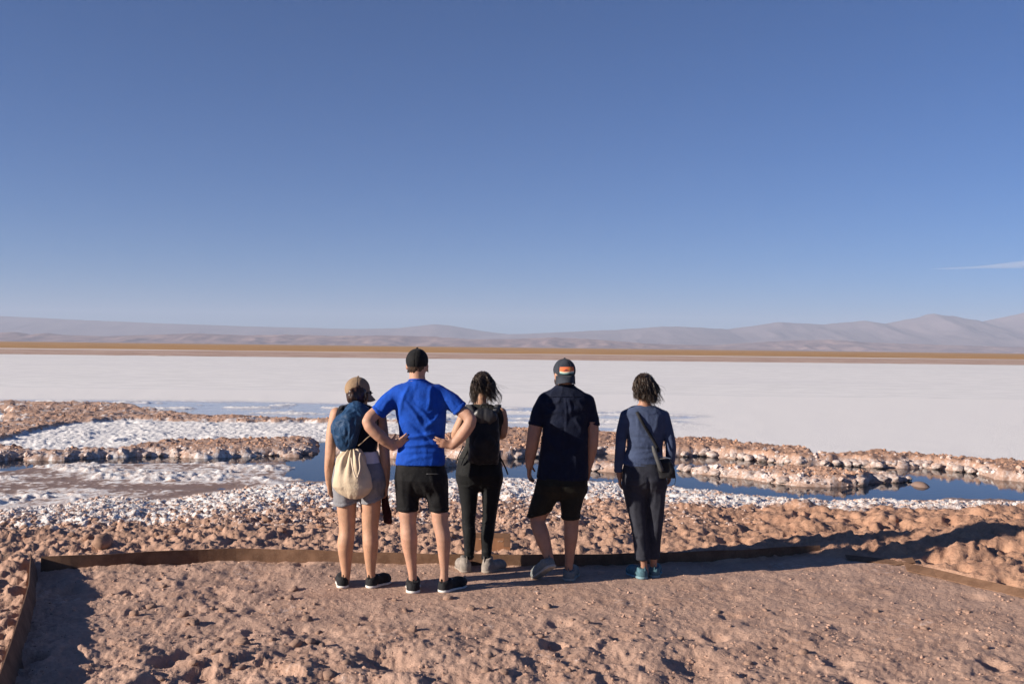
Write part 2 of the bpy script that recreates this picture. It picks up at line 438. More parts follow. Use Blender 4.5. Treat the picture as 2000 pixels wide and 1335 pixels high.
TZ, Tsalt, Ttone, Twet, Tshal = terrain(XX, YY, U)
idx = np.arange(NU * NV).reshape(NV, NU)
F = np.stack([idx[:-1, :-1], idx[:-1, 1:], idx[1:, 1:], idx[1:, :-1]], -1).reshape(-1, 4)
tm = mesh_np('ground', np.stack([XX, YY, TZ], -1), F)
for nm, a in (('salt', Tsalt), ('tone', Ttone), ('wet', Twet), ('shal', Tshal)): attr(tm, nm, a)
TZg = TZ.reshape(NV, NU)
def ground_z(x, y):
    r = np.clip(np.log(np.asarray(y) / Y0T) / math.log(Y1T / Y0T) * (NV - 1), 0, NV - 1.001)
    c = np.clip((np.asarray(x) / np.asarray(y) + 0.74) / 1.48 * (NU - 1), 0, NU - 1.001)
    r0 = r.astype(int); c0 = c.astype(int); fr = r - r0; fc = c - c0
    return (TZg[r0, c0] * (1 - fr) * (1 - fc) + TZg[r0 + 1, c0] * fr * (1 - fc) + TZg[r0, c0 + 1] * (1 - fr) * fc + TZg[r0 + 1, c0 + 1] * fr * fc)

DUST, DUST2 = (0.475, 0.318, 0.242), (0.37, 0.24, 0.182)
TAN, TAN2 = (0.46, 0.268, 0.172), (0.33, 0.18, 0.115)
MUD = (0.12, 0.093, 0.082)
SALT, SALT2 = (0.66, 0.60, 0.57), (0.44, 0.37, 0.345)

def crust_material(name, use_attr=True, salt=0.5, tone=0.5):
    t = NT(name); p = t.pos() if use_attr else t.obj()
    n1 = t.noise(3.2, 6, 0.62, p); n2 = t.noise(22, 6, 0.65, p); n3 = t.noise(95, 4, 0.65, p)
    nn = t.math('ADD', t.math('MULTIPLY', n1, 0.5), t.math('MULTIPLY', n2, 0.5))
    v = t.ramp(nn, 0.36, 0.64)
    dust = t.mix(v, DUST2, DUST); tan = t.mix(v, TAN2, TAN)
    white = t.mix(t.ramp(n2, 0.35, 0.6), SALT2, SALT)
    if use_attr:
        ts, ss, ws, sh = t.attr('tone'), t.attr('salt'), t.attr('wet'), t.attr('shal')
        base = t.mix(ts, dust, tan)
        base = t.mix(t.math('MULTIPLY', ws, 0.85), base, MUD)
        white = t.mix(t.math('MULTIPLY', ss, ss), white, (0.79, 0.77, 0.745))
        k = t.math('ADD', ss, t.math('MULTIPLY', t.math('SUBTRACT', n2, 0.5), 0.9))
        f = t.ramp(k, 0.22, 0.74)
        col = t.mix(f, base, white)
        gloss = t.math('MULTIPLY', ws, t.ramp(nn, 0.2, 0.6))
        rough = t.math('SUBTRACT', 0.92, t.math('MULTIPLY', gloss, 0.62))
        rough = t.math('MAXIMUM', t.math('SUBTRACT', rough, t.math('MULTIPLY', sh, 0.7)), 0.10)
        col = t.mix(t.math('MULTIPLY', sh, 0.55), col, (0.40, 0.42, 0.46))
        dry = t.math('SUBTRACT', 1.0, t.math('MULTIPLY', ws, 0.85))
    else:
        base = t.mix(tone, dust, tan)
        n0 = t.noise(1.3, 5, 0.7, p)
        k = t.math('ADD', t.math('ADD', salt, t.math('MULTIPLY', t.math('SUBTRACT', n2, 0.5), 0.9)), t.math('MULTIPLY', t.math('SUBTRACT', n0, 0.5), 1.1))
        col = t.mix(t.ramp(k, 0.25, 0.72), base, white)
        rough = 0.92; dry = 1.0
    t.set(Base_Color=col, Roughness=rough)
    t.b.inputs['Specular IOR Level'].default_value = 0.3
    nbn = t.n('Bump'); nbn.inputs['Distance'].default_value = 0.006
    if use_attr: t.l(t.math('MULTIPLY', dry, 0.6), nbn.inputs['Strength'])
    else: nbn.inputs['Strength'].default_value = 0.6
    t.l(n3, nbn.inputs['Height']); nb = nbn.outputs[0]
    nb2 = t.n('Bump'); nb2.inputs['Distance'].default_value = 0.03
    if use_attr: t.l(t.math('MULTIPLY', dry, 0.6), nb2.inputs['Strength'])
    else: nb2.inputs['Strength'].default_value = 0.6
    t.l(n2, nb2.inputs['Height']); t.l(nb, nb2.inputs['Normal'])
    t.set(Normal=nb2.outputs[0])
    return t.m
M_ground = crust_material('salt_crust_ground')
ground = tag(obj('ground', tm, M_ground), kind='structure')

# apron under and behind the camera, and the bed below the brine out to the sides
def sheet(name, x0, x1, y0, y1, z, mat, nx=2, ny=2):
    xs = np.linspace(x0, x1, nx); ys = np.linspace(y0, y1, ny)
    A, B = np.meshgrid(xs, ys)
    i = np.arange(nx * ny).reshape(ny, nx)
    f = np.stack([i[:-1, :-1], i[:-1, 1:], i[1:, 1:], i[1:, :-1]], -1).reshape(-1, 4)
    return tag(obj(name, mesh_np(name, np.stack([A.ravel(), B.ravel(), np.full(A.size, z)], -1), f), mat), kind='structure')
M_bed = crust_material('dry_desert_soil', False, 0.1, 0.4)
sheet('desert_soil', -14, 14, -14, 4.42, -0.012, M_bed)
sheet('stream_bed', -400, 400, -60, 60, ZW - 0.6, M_bed)

# brine
t = NT('brine'); p = t.pos()
mp = t.n('Mapping'); mp.inputs['Scale'].default_value = (1.0, 1.4, 1); t.l(p, mp.inputs['Vector'])
t.set(Base_Color=(0.010, 0.014, 0.022), Roughness=0.04)
t.b.inputs['IOR'].default_value = 1.28
t.set(Normal=t.bump(t.noise(9, 3, 0.5, mp.outputs[0]), 0.15, 0.006))
sheet('stream_water', -60, 60, 9.5, 47, ZW, t.m)

# salt lake out to the far shore
t = NT('salt_lake_crust'); p = t.pos()
mp = t.n('Mapping'); mp.inputs['Scale'].default_value = (0.35, 0.8, 1); t.l(p, mp.inputs['Vector'])
a = t.noise(1.6, 8, 0.72, mp.outputs[0]); b = t.noise(9, 4, 0.6, p); c = t.noise(0.05, 3, 0.5, mp.outputs[0])
col = t.mix(t.ramp(a, 0.35, 0.65), (0.68, 0.667, 0.648), (0.80, 0.782, 0.758))
col = t.mix(t.math('MULTIPLY', t.ramp(c, 0.45, 0.7), 0.35), col, (0.66, 0.645, 0.65))
t.set(Base_Color=col, Roughness=0.9, Normal=t.bump(b, 0.6, 0.03))
t.b.inputs['Specular IOR Level'].default_value = 0.2
sheet('salt_lake', -260, 300, 47.6, 215, ZW + 0.008, t.m)

# far plain: pink salt-mud shore, thin white line, ochre grass
t = NT('far_plain_soil'); p = t.pos()
sp = t.n('SeparateXYZ'); t.l(p, sp.inputs[0])
mp = t.n('Mapping'); mp.inputs['Scale'].default_value = (0.012, 0.03, 1); t.l(p, mp.inputs['Vector'])
mp2 = t.n('Mapping'); mp2.inputs['Scale'].default_value = (0.10, 0.22, 1); t.l(p, mp2.inputs['Vector'])
na = t.noise(1.0, 5, 0.6, mp.outputs[0]); nb = t.noise(1.0, 6, 0.7, mp2.outputs[0])
yy = t.math('ADD', sp.outputs[1], t.math('MULTIPLY', sp.outputs[0], -0.12))
yn = t.math('ADD', yy, t.math('MULTIPLY', t.math('SUBTRACT', na, 0.5), 90))
pink = t.mix(t.ramp(nb, 0.35, 0.62), (0.36, 0.235, 0.175), (0.54, 0.40, 0.33))
och = t.mix(t.ramp(nb, 0.38, 0.62), (0.36, 0.19, 0.065), (0.52, 0.30, 0.12))
och = t.mix(t.math('MULTIPLY', t.ramp(na, 0.5, 0.66), 0.75), och, (0.42, 0.29, 0.19))
och = t.mix(t.math('MULTIPLY', t.ramp(t.noise(2.2, 6, 0.7, mp.outputs[0]), 0.52, 0.66), 0.7), och, (0.19, 0.125, 0.055))
col = t.mix(t.ramp(yn, 285, 300), pink, (0.68, 0.60, 0.55))
col = t.mix(t.ramp(yn, 312, 328), col, och)
far = t.mix(t.ramp(yy, 1200, 4200), col, (0.32, 0.23, 0.18))
t.set(Base_Color=far, Roughness=0.95)
t.b.inputs['Specular IOR Level'].default_value = 0.1
M_plain = t.m
# far plain mesh with a ragged shore
xs = np.linspace(-1, 1, 700)
rows = np.concatenate([np.linspace(0, 30, 8), np.geomspace(40, 14500, 40)])
A, B = np.meshgrid(xs, rows)
shore = 176 + 0.13 * A * 95 + 2.5 * fbm(A * 30, A * 0, 4, 301)
Yp = shore + B
Xp = A * 0.62 * (Yp + 30)
Zp = ZW + 0.014 + np.minimum(B * 0.02, 0.10) + 0.06 * np.abs(fbm(Xp * 0.25, Yp * 0.1, 3, 311)) * (B < 60) * (B > 0) + 0.5 * np.maximum(0, fbm(Xp * 0.006, Yp * 0.004, 3, 317) - 0.1) * sm(B, 150, 400)
hm = at_z(298, 676, ZW)
Zp = Zp + 0.0
i = np.arange(Xp.size).reshape(Xp.shape)
f = np.stack([i[:-1, :-1], i[:-1, 1:], i[1:, 1:], i[1:, :-1]], -1).reshape(-1, 4)
tag(obj('far_plain', mesh_np('far_plain', np.stack([Xp.ravel(), Yp.ravel(), Zp.ravel()], -1), f), M_plain), kind='structure')

# ---- mountains
def mountain(name, pts, Y, depth, mat, rough, seed, base_py=None, nx=420, ny=44, sharp=1.0):
    """a ridge: skyline heights from profile points, ridged slopes running down to the plain on both sides"""
    P = np.array([at_depth(x, y, Y) for x, y in pts])
    xs = np.linspace(P[0, 0], P[-1, 0], nx); v = np.linspace(-1, 1, ny)
    A, B = np.meshgrid(xs, v)
    top = np.interp(A, P[:, 0], P[:, 2])
    sc = 1.0 / depth
    rg = ridged(A * sc * 3.0, B * 1.3 + 0.4 * fbm(A * sc * 2, B * 2, 2, seed), 5, seed)
    prof = (1 - np.abs(B) ** sharp)
    lim = np.clip(prof, 0, 1)
    h = top * np.clip(lim * (1 - rough * (1 - rg) * (1 - lim) * 2.2), 0, 1) + rough * 0.10 * top * (ridged(A * sc * 9, B * 5, 4, seed + 5) - 0.6) * np.minimum(1, lim * 3)
    V = np.stack([A.ravel(), (Y + B * depth).ravel(), (h + ZW - 3).ravel()], -1)
    i = np.arange(nx * ny).reshape(ny, nx)
    f = np.stack([i[:-1, :-1], i[:-1, 1:], i[1:, 1:], i[1:, :-1]], -1).reshape(-1, 4)
    return tag(obj(name, mesh_np(name, V, f), mat), kind='structure')
def rockmat(name, c1, c2, sc):
    t = NT(name); p = t.pos()
    a = t.noise(sc, 7, 0.65, p)
    t.set(Base_Color=t.mix(t.ramp(a, 0.35, 0.65), c1, c2), Roughness=0.95)
    t.b.inputs['Specular IOR Level'].default_value = 0.05
    return t.m
M_far = rockmat('distant_rock', (0.17, 0.14, 0.155), (0.225, 0.18, 0.185), 0.002)
M_bad = rockmat('badland_rock', (0.18, 0.125, 0.13), (0.36, 0.25, 0.22), 0.006)
mountain('mountain_ridge', [(-500, 608), (-200, 612), (0, 615), (120, 621), (300, 629), (500, 636), (700, 641), (780, 639), (850, 631), (880, 634), (950, 646), (1000, 652), (1150, 660), (1400, 680)], 11500, 1800, M_far, 0.22, 401)
mountain('mountain_ridge', [(700, 680), (900, 662), (1000, 651), (1100, 647), (1200, 642), (1290, 636), (1340, 636), (1420, 641), (1520, 627), (1600, 631), (1690, 624), (1730, 630), (1820, 610), (1870, 616), (1920, 626), (1970, 614), (2010, 606), (2100, 600), (2300, 618), (2600, 630)], 10500, 2200, M_far, 0.40, 431)
mountain('badland_hills', [(-500, 640), (-200, 646), (0, 648), (30, 646), (60, 652), (90, 648), (120, 652), (200, 655), (300, 652), (380, 649), (480, 653), (560, 651), (650, 654), (760, 653), (840, 655), (930, 661), (1000, 660), (1080, 657), (1150, 660), (1250, 668), (1400, 676), (1600, 683), (1800, 687)], 6200, 700, M_bad, 0.8, 461, nx=420)
mountain('badland_hills', [(900, 680), (1100, 672), (1250, 670), (1400, 672), (1500, 665), (1620, 661), (1700, 667), (1850, 672), (2000, 676), (2300, 670), (2600, 690)], 7200, 800, M_bad, 0.8, 491, nx=320)
# ================================================================== steel edging, sign, loose crust
t = NT('rusted_steel'); p = t.obj()
a = t.noise(7, 6, 0.65, p); b = t.noise(60, 5, 0.7, p)
col = t.mix(t.ramp(a, 0.35, 0.65), (0.115, 0.062, 0.038), (0.185, 0.105, 0.065))
col = t.mix(t.math('MULTIPLY', t.ramp(b, 0.5, 0.75), 0.55), col, (0.24, 0.155, 0.10))
t.set(Base_Color=col, Roughness=0.85, Metallic=0.0, Normal=t.bump(b, 0.4, 0.003))
t.b.inputs['Specular IOR Level'].default_value = 0.2
M_rust = t.m

def strip_mesh(name, top, zb, th=0.007, lean=(0, 0)):
    """thin upright plate along a polyline of (x, y, ztop)"""
    P = np.array(top, float)
    d = np.gradient(P[:, :2], axis=0)
    n = np.stack([-d[:, 1], d[:, 0]], -1); n /= np.linalg.norm(n, axis=1)[:, None]
    k = len(P)
    V = []
    for s in (-0.5, 0.5):
        o = P.copy(); o[:, :2] += n * th * s
        V.append(o); lo = o.copy(); lo[:, 2] = zb; lo[:, 0] += lean[0]; lo[:, 1] += lean[1]; V.append(lo)
    V = np.concatenate(V)                  # 0 topA, k botA, 2k topB, 3k botB
    F = []
    for i in range(k - 1):
        F += [[i, i + 1, k + i + 1, k + i], [2 * k + i + 1, 2 * k + i, 3 * k + i, 3 * k + i + 1], [2 * k + i, 2 * k + i + 1, i + 1, i], [k + i, k + i + 1, 3 * k + i + 1, 3 * k + i]]
    F += [[0, k, 3 * k, 2 * k], [k - 1, 3 * k - 1, 4 * k - 1, 2 * k - 1][::1]]
    return mesh_np(name, V, np.array(F), False)

def dense(pts, n):
    P = np.array(pts, float); s = np.concatenate([[0], np.cumsum(np.linalg.norm(np.diff(P, axis=0), axis=1))])
    q = np.linspace(0, s[-1], n)
    return np.stack([np.interp(q, s, P[:, i]) for i in range(P.shape[1])], -1)

fe = [(78, 1087, .125), (170, 1083, .125), (290, 1077, .12), (400, 1071, .115), (500, 1070, .11), (600, 1073, .11), (690, 1077, .105), (780, 1079, .10), (860, 1081, .10), (1000, 1082, .10), (1130, 1082, .10), (1230, 1080, .10), (1400, 1075, .10), (1500, 1070, .09), (1600, 1063, .085)]
fp = dense([at_z(x, y, z) for x, y, z in fe], 90)
k3 = np.convolve(np.pad(fp[:, 1], 3, 'edge'), np.ones(7) / 7, 'valid'); fp[:, 1] = k3
fp[:, 2] += 0.003 * np.sin(np.arange(90) * 0.7)
o = obj('steel_edging', strip_mesh('steel_edging', fp, -0.12), M_rust)
tag(o, 'long curved rusty steel edging strip running in front of the people\'s feet', 'edging')
le = [(60, 1081, .14), (58, 1110, .14), (56, 1140, .14), (49, 1166, .14), (20, 1256, .14), (0, 1312, .14)]
lp = [at_z(x, y, z) for x, y, z in le]
d = (lp[-1] - lp[-2]) / np.linalg.norm(lp[-1] - lp[-2])
lp = lp + [lp[-1] + d * 1.0]
o = obj('steel_edging', strip_mesh('steel_edging', dense(lp, 50), -0.12, lean=(0.085, 0.02)), M_rust)
tag(o, 'rusty steel edging plate whose shadow falls across the bare platform corner', 'edging')

def slab(name, corners, th, mat):
    """a bent plate: list of (near, far) world points along its length"""
    A = np.array([c[0] for c in corners]); B = np.array([c[1] for c in corners]); k = len(A)
    V = np.concatenate([A, B, A - [0, 0, th], B - [0, 0, th]])
    F = []
    for i in range(k - 1):
        F += [[i, i + 1, k + i + 1, k + i], [2 * k + i, 3 * k + i, 3 * k + i + 1, 2 * k + i + 1], [i, 2 * k + i, 2 * k + i + 1, i + 1], [k + i, k + i + 1, 3 * k + i + 1, 3 * k + i]]
    F += [[0, k, 3 * k, 2 * k], [k - 1, 3 * k - 1, 4 * k - 1, 2 * k - 1]]
    return mesh_np(name, V, np.array(F), False)
def gpt(px, py, lift=0.0):
    q = at_z(px, py, 0.0)
    z = float(ground_z(np.array([q[0]]), np.array([q[1]]))[0])
    q = at_z(px, py, z); q[2] = float(ground_z(np.array([q[0]]), np.array([q[1]]))[0]) + lift
    return q
# fallen plates at the right end
c = []
for px, py in ((1655, 1091), (1700, 1094), (1750, 1097), (1788, 1100)):
    n = gpt(px, py); n[2] = max(n[2], 0.0) + 0.012; fpt = n + np.array([0.01, 0.09, 0.022]); c.append((n, fpt))
tag(obj('steel_edging', slab('steel_edging', c, 0.006, M_rust), M_rust), 'short rusty steel plate fallen flat past the edging\'s end, its shadow beneath', 'edging')
c = []
for px, py in ((1772, 1116), (1830, 1129), (1900, 1146), (2000, 1168), (2120, 1196)):
    n = gpt(px, py); n[2] = max(n[2], -0.01) + 0.010; fpt = n + np.array([0.02, 0.135, 0.042]); c.append((n, fpt))
tag(obj('steel_edging', slab('steel_edging', c, 0.006, M_rust), M_rust), 'long straight rusty steel strip lying half buried on the pale sand', 'edging')

# small rusty sign behind the edging
t = NT('sign_rust'); p = t.obj()
a = t.noise(12, 5, 0.6, p)
t.set(Base_Color=t.mix(t.ramp(a, 0.35, 0.65), (0.22, 0.10, 0.05), (0.30, 0.145, 0.07)), Roughness=0.8)
M_sign = t.m
sx0 = at_depth(924, 1040, 8.95); sx1 = at_depth(997, 1040, 8.95)
sw = sx1[0] - sx0[0]; sh = 0.30
sign = empty('small_sign', ((sx0[0] + sx1[0]) / 2, 8.95, sx0[2] - sh))
tag(sign, 'small rusty metal sign plate standing behind the edging beyond the black leggings', 'sign')
def box(name, x0, x1, y0, y1, z0, z1, mat, parent):
    V = np.array([(x, y, z) for z in (z0, z1) for y in (y0, y1) for x in (x0, x1)])
    F = np.array([[0, 2, 3, 1], [4, 5, 7, 6], [0, 1, 5, 4], [2, 6, 7, 3], [0, 4, 6, 2], [1, 3, 7, 5]])
    return obj(name, mesh_np(name, V, F, False), mat, parent)
box('plate', -sw / 2, sw / 2, 0, 0.008, 0, sh, M_sign, sign)
M_brown = plain('sign_brown_band', (0.16, 0.085, 0.05), 0.8)
M_let = plain('sign_pale_mark', (0.42, 0.27, 0.19), 0.8)
box('top_band', -sw / 2 + 0.002, sw / 2 - 0.002, -0.003, -0.0005, sh - 0.04, sh - 0.002, M_brown, sign)
box('side_band', sw / 2 - 0.06, sw / 2 - 0.002, -0.003, -0.0005, sh - 0.12, sh - 0.042, M_brown, sign)
box('engraved_line', -0.115, -0.045, -0.003, -0.0005, sh - 0.056, sh - 0.050, M_let, sign)
for x0, w, z in ((0.055, 0.010, 0.066), (0.069, 0.008, 0.062), (0.080, 0.011, 0.068), (0.095, 0.006, 0.064), (-0.06, 0.006, 0.10), (-0.045, 0.007, 0.095), (0.05, 0.012, 0.15), (0.07, 0.008, 0.152)):
    box('engraved_mark', x0, x0 + w, -0.003, -0.0005, sh - z - 0.012, sh - z, M_let, sign)

# ---- loose crust: clods and boulders
import bmesh
def ico(sub):
    bm = bmesh.new(); bmesh.ops.create_icosphere(bm, subdivisions=sub, radius=1.0)
    V = np.array([v.co[:] for v in bm.verts]); F = np.array([[v.index for v in f.verts] for f in bm.faces]); bm.free()
    return V, F
I1, I2, I3 = ico(1), ico(2), ico(3)
def lump(base, seed, amp=0.3, fr=1.6, knob=0.0):
    V, F = base
    n = vnoise3(V * fr + seed * 7.3, seed) * amp + vnoise3(V * fr * 2.3 + seed * 3.1, seed + 3) * amp * 0.5
    if knob: n = n + knob * np.abs(vnoise3(V * 4.2 + seed, seed + 5))
    return V * (1 + n)[:, None], F
M_boulder = crust_material('boulder_crust', False, 0.54, 0.35)
M_clodw = crust_material('white_clod_crust', False, 0.50, 0.4)
M_clodb = crust_material('brown_clod_crust', False, 0.16, 0.55)
M_clodd = crust_material('dusty_clod_crust', False, 0.10, 0.2)
boulders = [mesh_np('salt_boulder', *lump(I3, 20 + k, 0.30, 1.5, 0.42)) for k in range(6)]
brocks = [mesh_np('crust_clod', *lump(I2, 40 + k, 0.42, 1.5)) for k in range(7)]
drocks = [mesh_np('crust_clod', *lump(I2, 60 + k, 0.36, 1.5)) for k in range(5)]
for m_ in boulders: m_.materials.append(M_boulder)
for m_ in brocks: m_.materials.append(M_clodb)
for m_ in drocks: m_.materials.append(M_clodd)
def put(name, me, x, y, s, label, cat, group, sink=0.35, flat=0.7, zz=None):
    z = float(ground_z(np.array([x]), np.array([y]))[0]) if zz is None else zz
    o = bpy.data.objects.new(name, me); COL.objects.link(o)
    o.location = (x, y, z + s * flat * (0.5 - sink))
    o.scale = (s * random.uniform(0.85, 1.25), s * random.uniform(0.85, 1.2), s * flat * random.uniform(0.8, 1.15))
    o.rotation_euler = (random.uniform(-.3, .3), random.uniform(-.3, .3), random.uniform(0, 6.28))
    return tag(o, label, cat, group)
# boulders along the island and the bank
def along(cv, px0, px1, n, s0, s1, label, group, inset=0.12):
    for k in range(n):
        px = px0 + (px1 - px0) * (k + random.uniform(0.1, 0.9)) / n
        u = (px - 1000) / FPX
        y = float(cv(u)) + inset + random.uniform(-0.05, 0.35)
        s = random.uniform(s0, s1)
        put('salt_boulder', random.choice(boulders), u * y, y, s, label, 'boulder', group, zz=ZW + 0.02 + s * 0.28)
along(c_i1lo, 1335, 1778, 58, 0.05, 0.10, 'knobbly grey-white salt boulder edging the low island in the stream', 'salt boulders around the stream island')
along(c_i2lo, 1150, 1240, 14, 0.05, 0.10, 'knobbly pale salt boulder on the islet between the two people in navy', 'salt boulders on the small islet')
along(c_b1lo, 1315, 2080, 96, 0.05, 0.105, 'knobbly grey-white salt boulder along the water\'s edge behind the island', 'salt boulders along the far bank of the stream')
along(c_b1lo, 985, 1310, 34, 0.05, 0.10, 'knobbly salt boulder on the bank beyond the people in navy', 'salt boulders on the bank beyond the people')
along(c_b1lo, -20, 612, 78, 0.05, 0.11, 'knobbly purplish grey salt boulder on the bank beyond the mud flat', 'salt boulders on the mud flat bank', 0.25)
# brown clods behind the edging
n = 0
while n < 170:
    px = random.uniform(-60, 2060); py = random.uniform(1000, 1076)
    q = at_z(px, py, -0.1); u = q[0] / q[1]
    if q[1] < c_edge(u) + 0.12 or q[1] > c_s1(u): continue
    if u > 0.12 and random.random() < 0.6: continue
    put('crust_clod', random.choice(brocks), q[0], q[1], random.choice((0.018, 0.024, 0.03, 0.038, 0.05)), 'jagged reddish brown crust clod on the rough ground just behind the steel edging', 'clod', 'brown crust clods behind the edging')
    n += 1
q = at_z(200, 1068, 0.0)
put('crust_clod', brocks[4], q[0], q[1], 0.085, 'largest upright reddish clod, just behind the edging\'s shaded corner end', 'clod', None, 0.2, 0.9)
for k in range(90):
    if k < 45: px, py = random.uniform(220, 720), random.uniform(1110, 1330)
    else: px, py = random.uniform(200, 1980), random.uniform(1150, 1330)
    q = at_z(px, py, 0.0)
    put('crust_clod', random.choice(drocks), q[0], q[1], random.choice((0.015, 0.02, 0.025, 0.035)), 'small dusty clod lying loose on the trodden platform', 'clod', 'loose clods on the platform', 0.3)
# uncountable white clods and grit
def scatter(name, px0, px1, cond, n, s0, s1, mat, flat=0.75, base=I1, pyr=(930, 1050), seed=1, zref=-0.3):
    r = np.random.default_rng(seed)
    protos = [lump(base, 80 + k + seed * 11, 0.45, 1.6) for k in range(9)]
    Vs, Fs, off, cnt = [], [], 0, 0
    px = r.uniform(px0, px1, n * 4); py = r.uniform(pyr[0], pyr[1], n * 4)
    P = np.array([at_z(a_, b_, zref) for a_, b_ in zip(px, py)])
    keep = cond(P[:, 0] / P[:, 1], P[:, 1], P[:, 0], r)
    P = P[keep][:n]
    z = ground_z(P[:, 0], P[:, 1])
    for (x, y, _), z_ in zip(P, z):
        V, F_ = protos[r.integers(9)]
        s = s0 + (s1 - s0) * r.random() ** 3.5
        a_ = r.uniform(0, 6.28); ca, sa = math.cos(a_), math.sin(a_)
        W = V * [s * r.uniform(.8, 1.3), s, s * flat]
        W = np.stack([W[:, 0] * ca - W[:, 1] * sa + x, W[:, 0] * sa + W[:, 1] * ca + y, W[:, 2] + z_ + s * 0.05], -1)
        Vs.append(W); Fs.append(F_ + off); off += len(V)
    return tag(obj(name, mesh_np(name, np.concatenate(Vs), np.concatenate(Fs), False), mat), kind='stuff')
tag(scatter('salt_clods', -80, 2080, lambda u, y, x, r: (y > c_s1(u) - 0.9 * r.random(len(u))) & (y < c_s2(u) + 0.1), 9000, 0.010, 0.038, M_clodw, pyr=(935, 1045), seed=2), 'white salt clods heaped along the shore', 'salt clods')
tag(scatter('salt_rubble', -80, 1500, lambda u, y, x, r: (y > c_edge(u) + 0.15) & (y < c_s1(u) + 0.3) & (r.random(len(u)) > 0.7 * (u > 0.1)), 6500, 0.008, 0.036, crust_material('rubble_crust', False, 0.38, 0.5), pyr=(985, 1078), seed=3), 'brown and white crust rubble behind the edging', 'rubble')
def on_bank(u, y, x, r):
    k = r.random(len(u)) * 0.3
    a = (y > c_b1lo(u) + 0.45 + k) & (y < c_b1hi(u) - 0.05)
    b = (y > c_b2lo(u) + 0.1) & (y < c_b2hi(u) - 0.05) & (u < -0.08)
    c_ = (u > 0.175) & (u < 0.39) & (y > c_i1lo(u) + 0.35) & (y < c_i1hi(u) - 0.1)
    return a | b | c_
tag(scatter('bank_crust', -80, 2080, on_bank, 6000, 0.012, 0.05, crust_material('bank_crust', False, 0.20, 0.85), pyr=(784, 955), seed=5, zref=ZW + 0.18, flat=0.9), 'rough tan crust on top of the banks', 'crust')
def on_side(u, y, x, r):
    k = r.random(len(u)) ** 1.5 * 0.7
    a = (y > c_b1lo(u) + 0.02) & (y < c_b1lo(u) + 0.15 + k)
    c_ = (u > 0.17) & (u < 0.40) & (y > c_i1lo(u) + 0.0) & (y < c_i1lo(u) + 0.1 + k) & (y < c_i1hi(u))
    return a | c_
tag(scatter('bank_nodules', -80, 2080, on_side, 2600, 0.02, 0.075, crust_material('nodule_crust', False, 0.50, 0.35), pyr=(840, 960), seed=6, zref=ZW + 0.02, flat=0.85), 'grey-white salt nodules on the bank faces', 'salt nodules')
tag(scatter('platform_grit', 60, 2000, lambda u, y, x, r: (y < c_edge(u) - 0.1) & (x > np.interp(y, [4, 8], [-2.1, -3.75])), 1800, 0.005, 0.016, M_clodd, pyr=(1100, 1335), seed=4, zref=0.0), 'fine grit on the trodden platform', 'grit')

# ---- haze and the thin cloud
def haze_box(x0, x1, y0, y1, z0, z1, dens):
    V = np.array([(x, y, z) for z in (z0, z1) for y in (y0, y1) for x in (x0, x1)])
    F = np.array([[0, 2, 3, 1], [4, 5, 7, 6], [0, 1, 5, 4], [2, 6, 7, 3], [0, 4, 6, 2], [1, 3, 7, 5]])
    m = bpy.data.materials.new('haze_air'); m.use_nodes = True
    nt = m.node_tree; nt.nodes.remove(nt.nodes['Principled BSDF'])
    v = nt.nodes.new('ShaderNodeVolumePrincipled')
    v.inputs['Color'].default_value = (0.69, 0.77, 0.96, 1); v.inputs['Density'].default_value = dens
    v.inputs['Anisotropy'].default_value = 0.0
    nt.links.new(v.outputs[0], nt.nodes['Material Output'].inputs['Volume'])
    return tag(obj('haze', mesh_np('haze', V, F, False), m), kind='stuff')
haze_box(-12000, 12000, -400, 16500, -6, 520, 0.000088)

# thin cloud streak far beyond the mountains, a long flat lens of droplets
ca = at_depth(1812, 523, 24000); cb = at_depth(2160, 511, 24000)
V, F = I3
cxm = (ca + cb) / 2; L_ = (cb[0] - ca[0]) / 2
Wv = V.copy(); tt = Wv[:, 0]
th_ = 190 * np.clip(0.35 + 0.5 * tt, 0.15, 1) * (1 + 0.4 * vnoise3(np.stack([tt * 5, tt * 0, tt * 0], -1), 3))
Wv = np.stack([Wv[:, 0] * L_, Wv[:, 1] * 420, Wv[:, 2] * th_ + (cb[2] - ca[2]) / 2 * Wv[:, 0] + 30 * np.sin(tt * 2.2)], -1)
m = bpy.data.materials.new('thin_cloud'); m.use_nodes = True
nt = m.node_tree; nt.nodes.remove(nt.nodes['Principled BSDF'])
vv = nt.nodes.new('ShaderNodeVolumePrincipled'); vv.inputs['Color'].default_value = (1, 1, 1, 1); vv.inputs['Density'].default_value = 0.00055
nt.links.new(vv.outputs[0], nt.nodes['Material Output'].inputs['Volume'])
co = obj('cloud', mesh_np('cloud', Wv, F), m, None, cxm)
tag(co, 'thin pale wisp of cloud above the distant mountains', 'cloud')
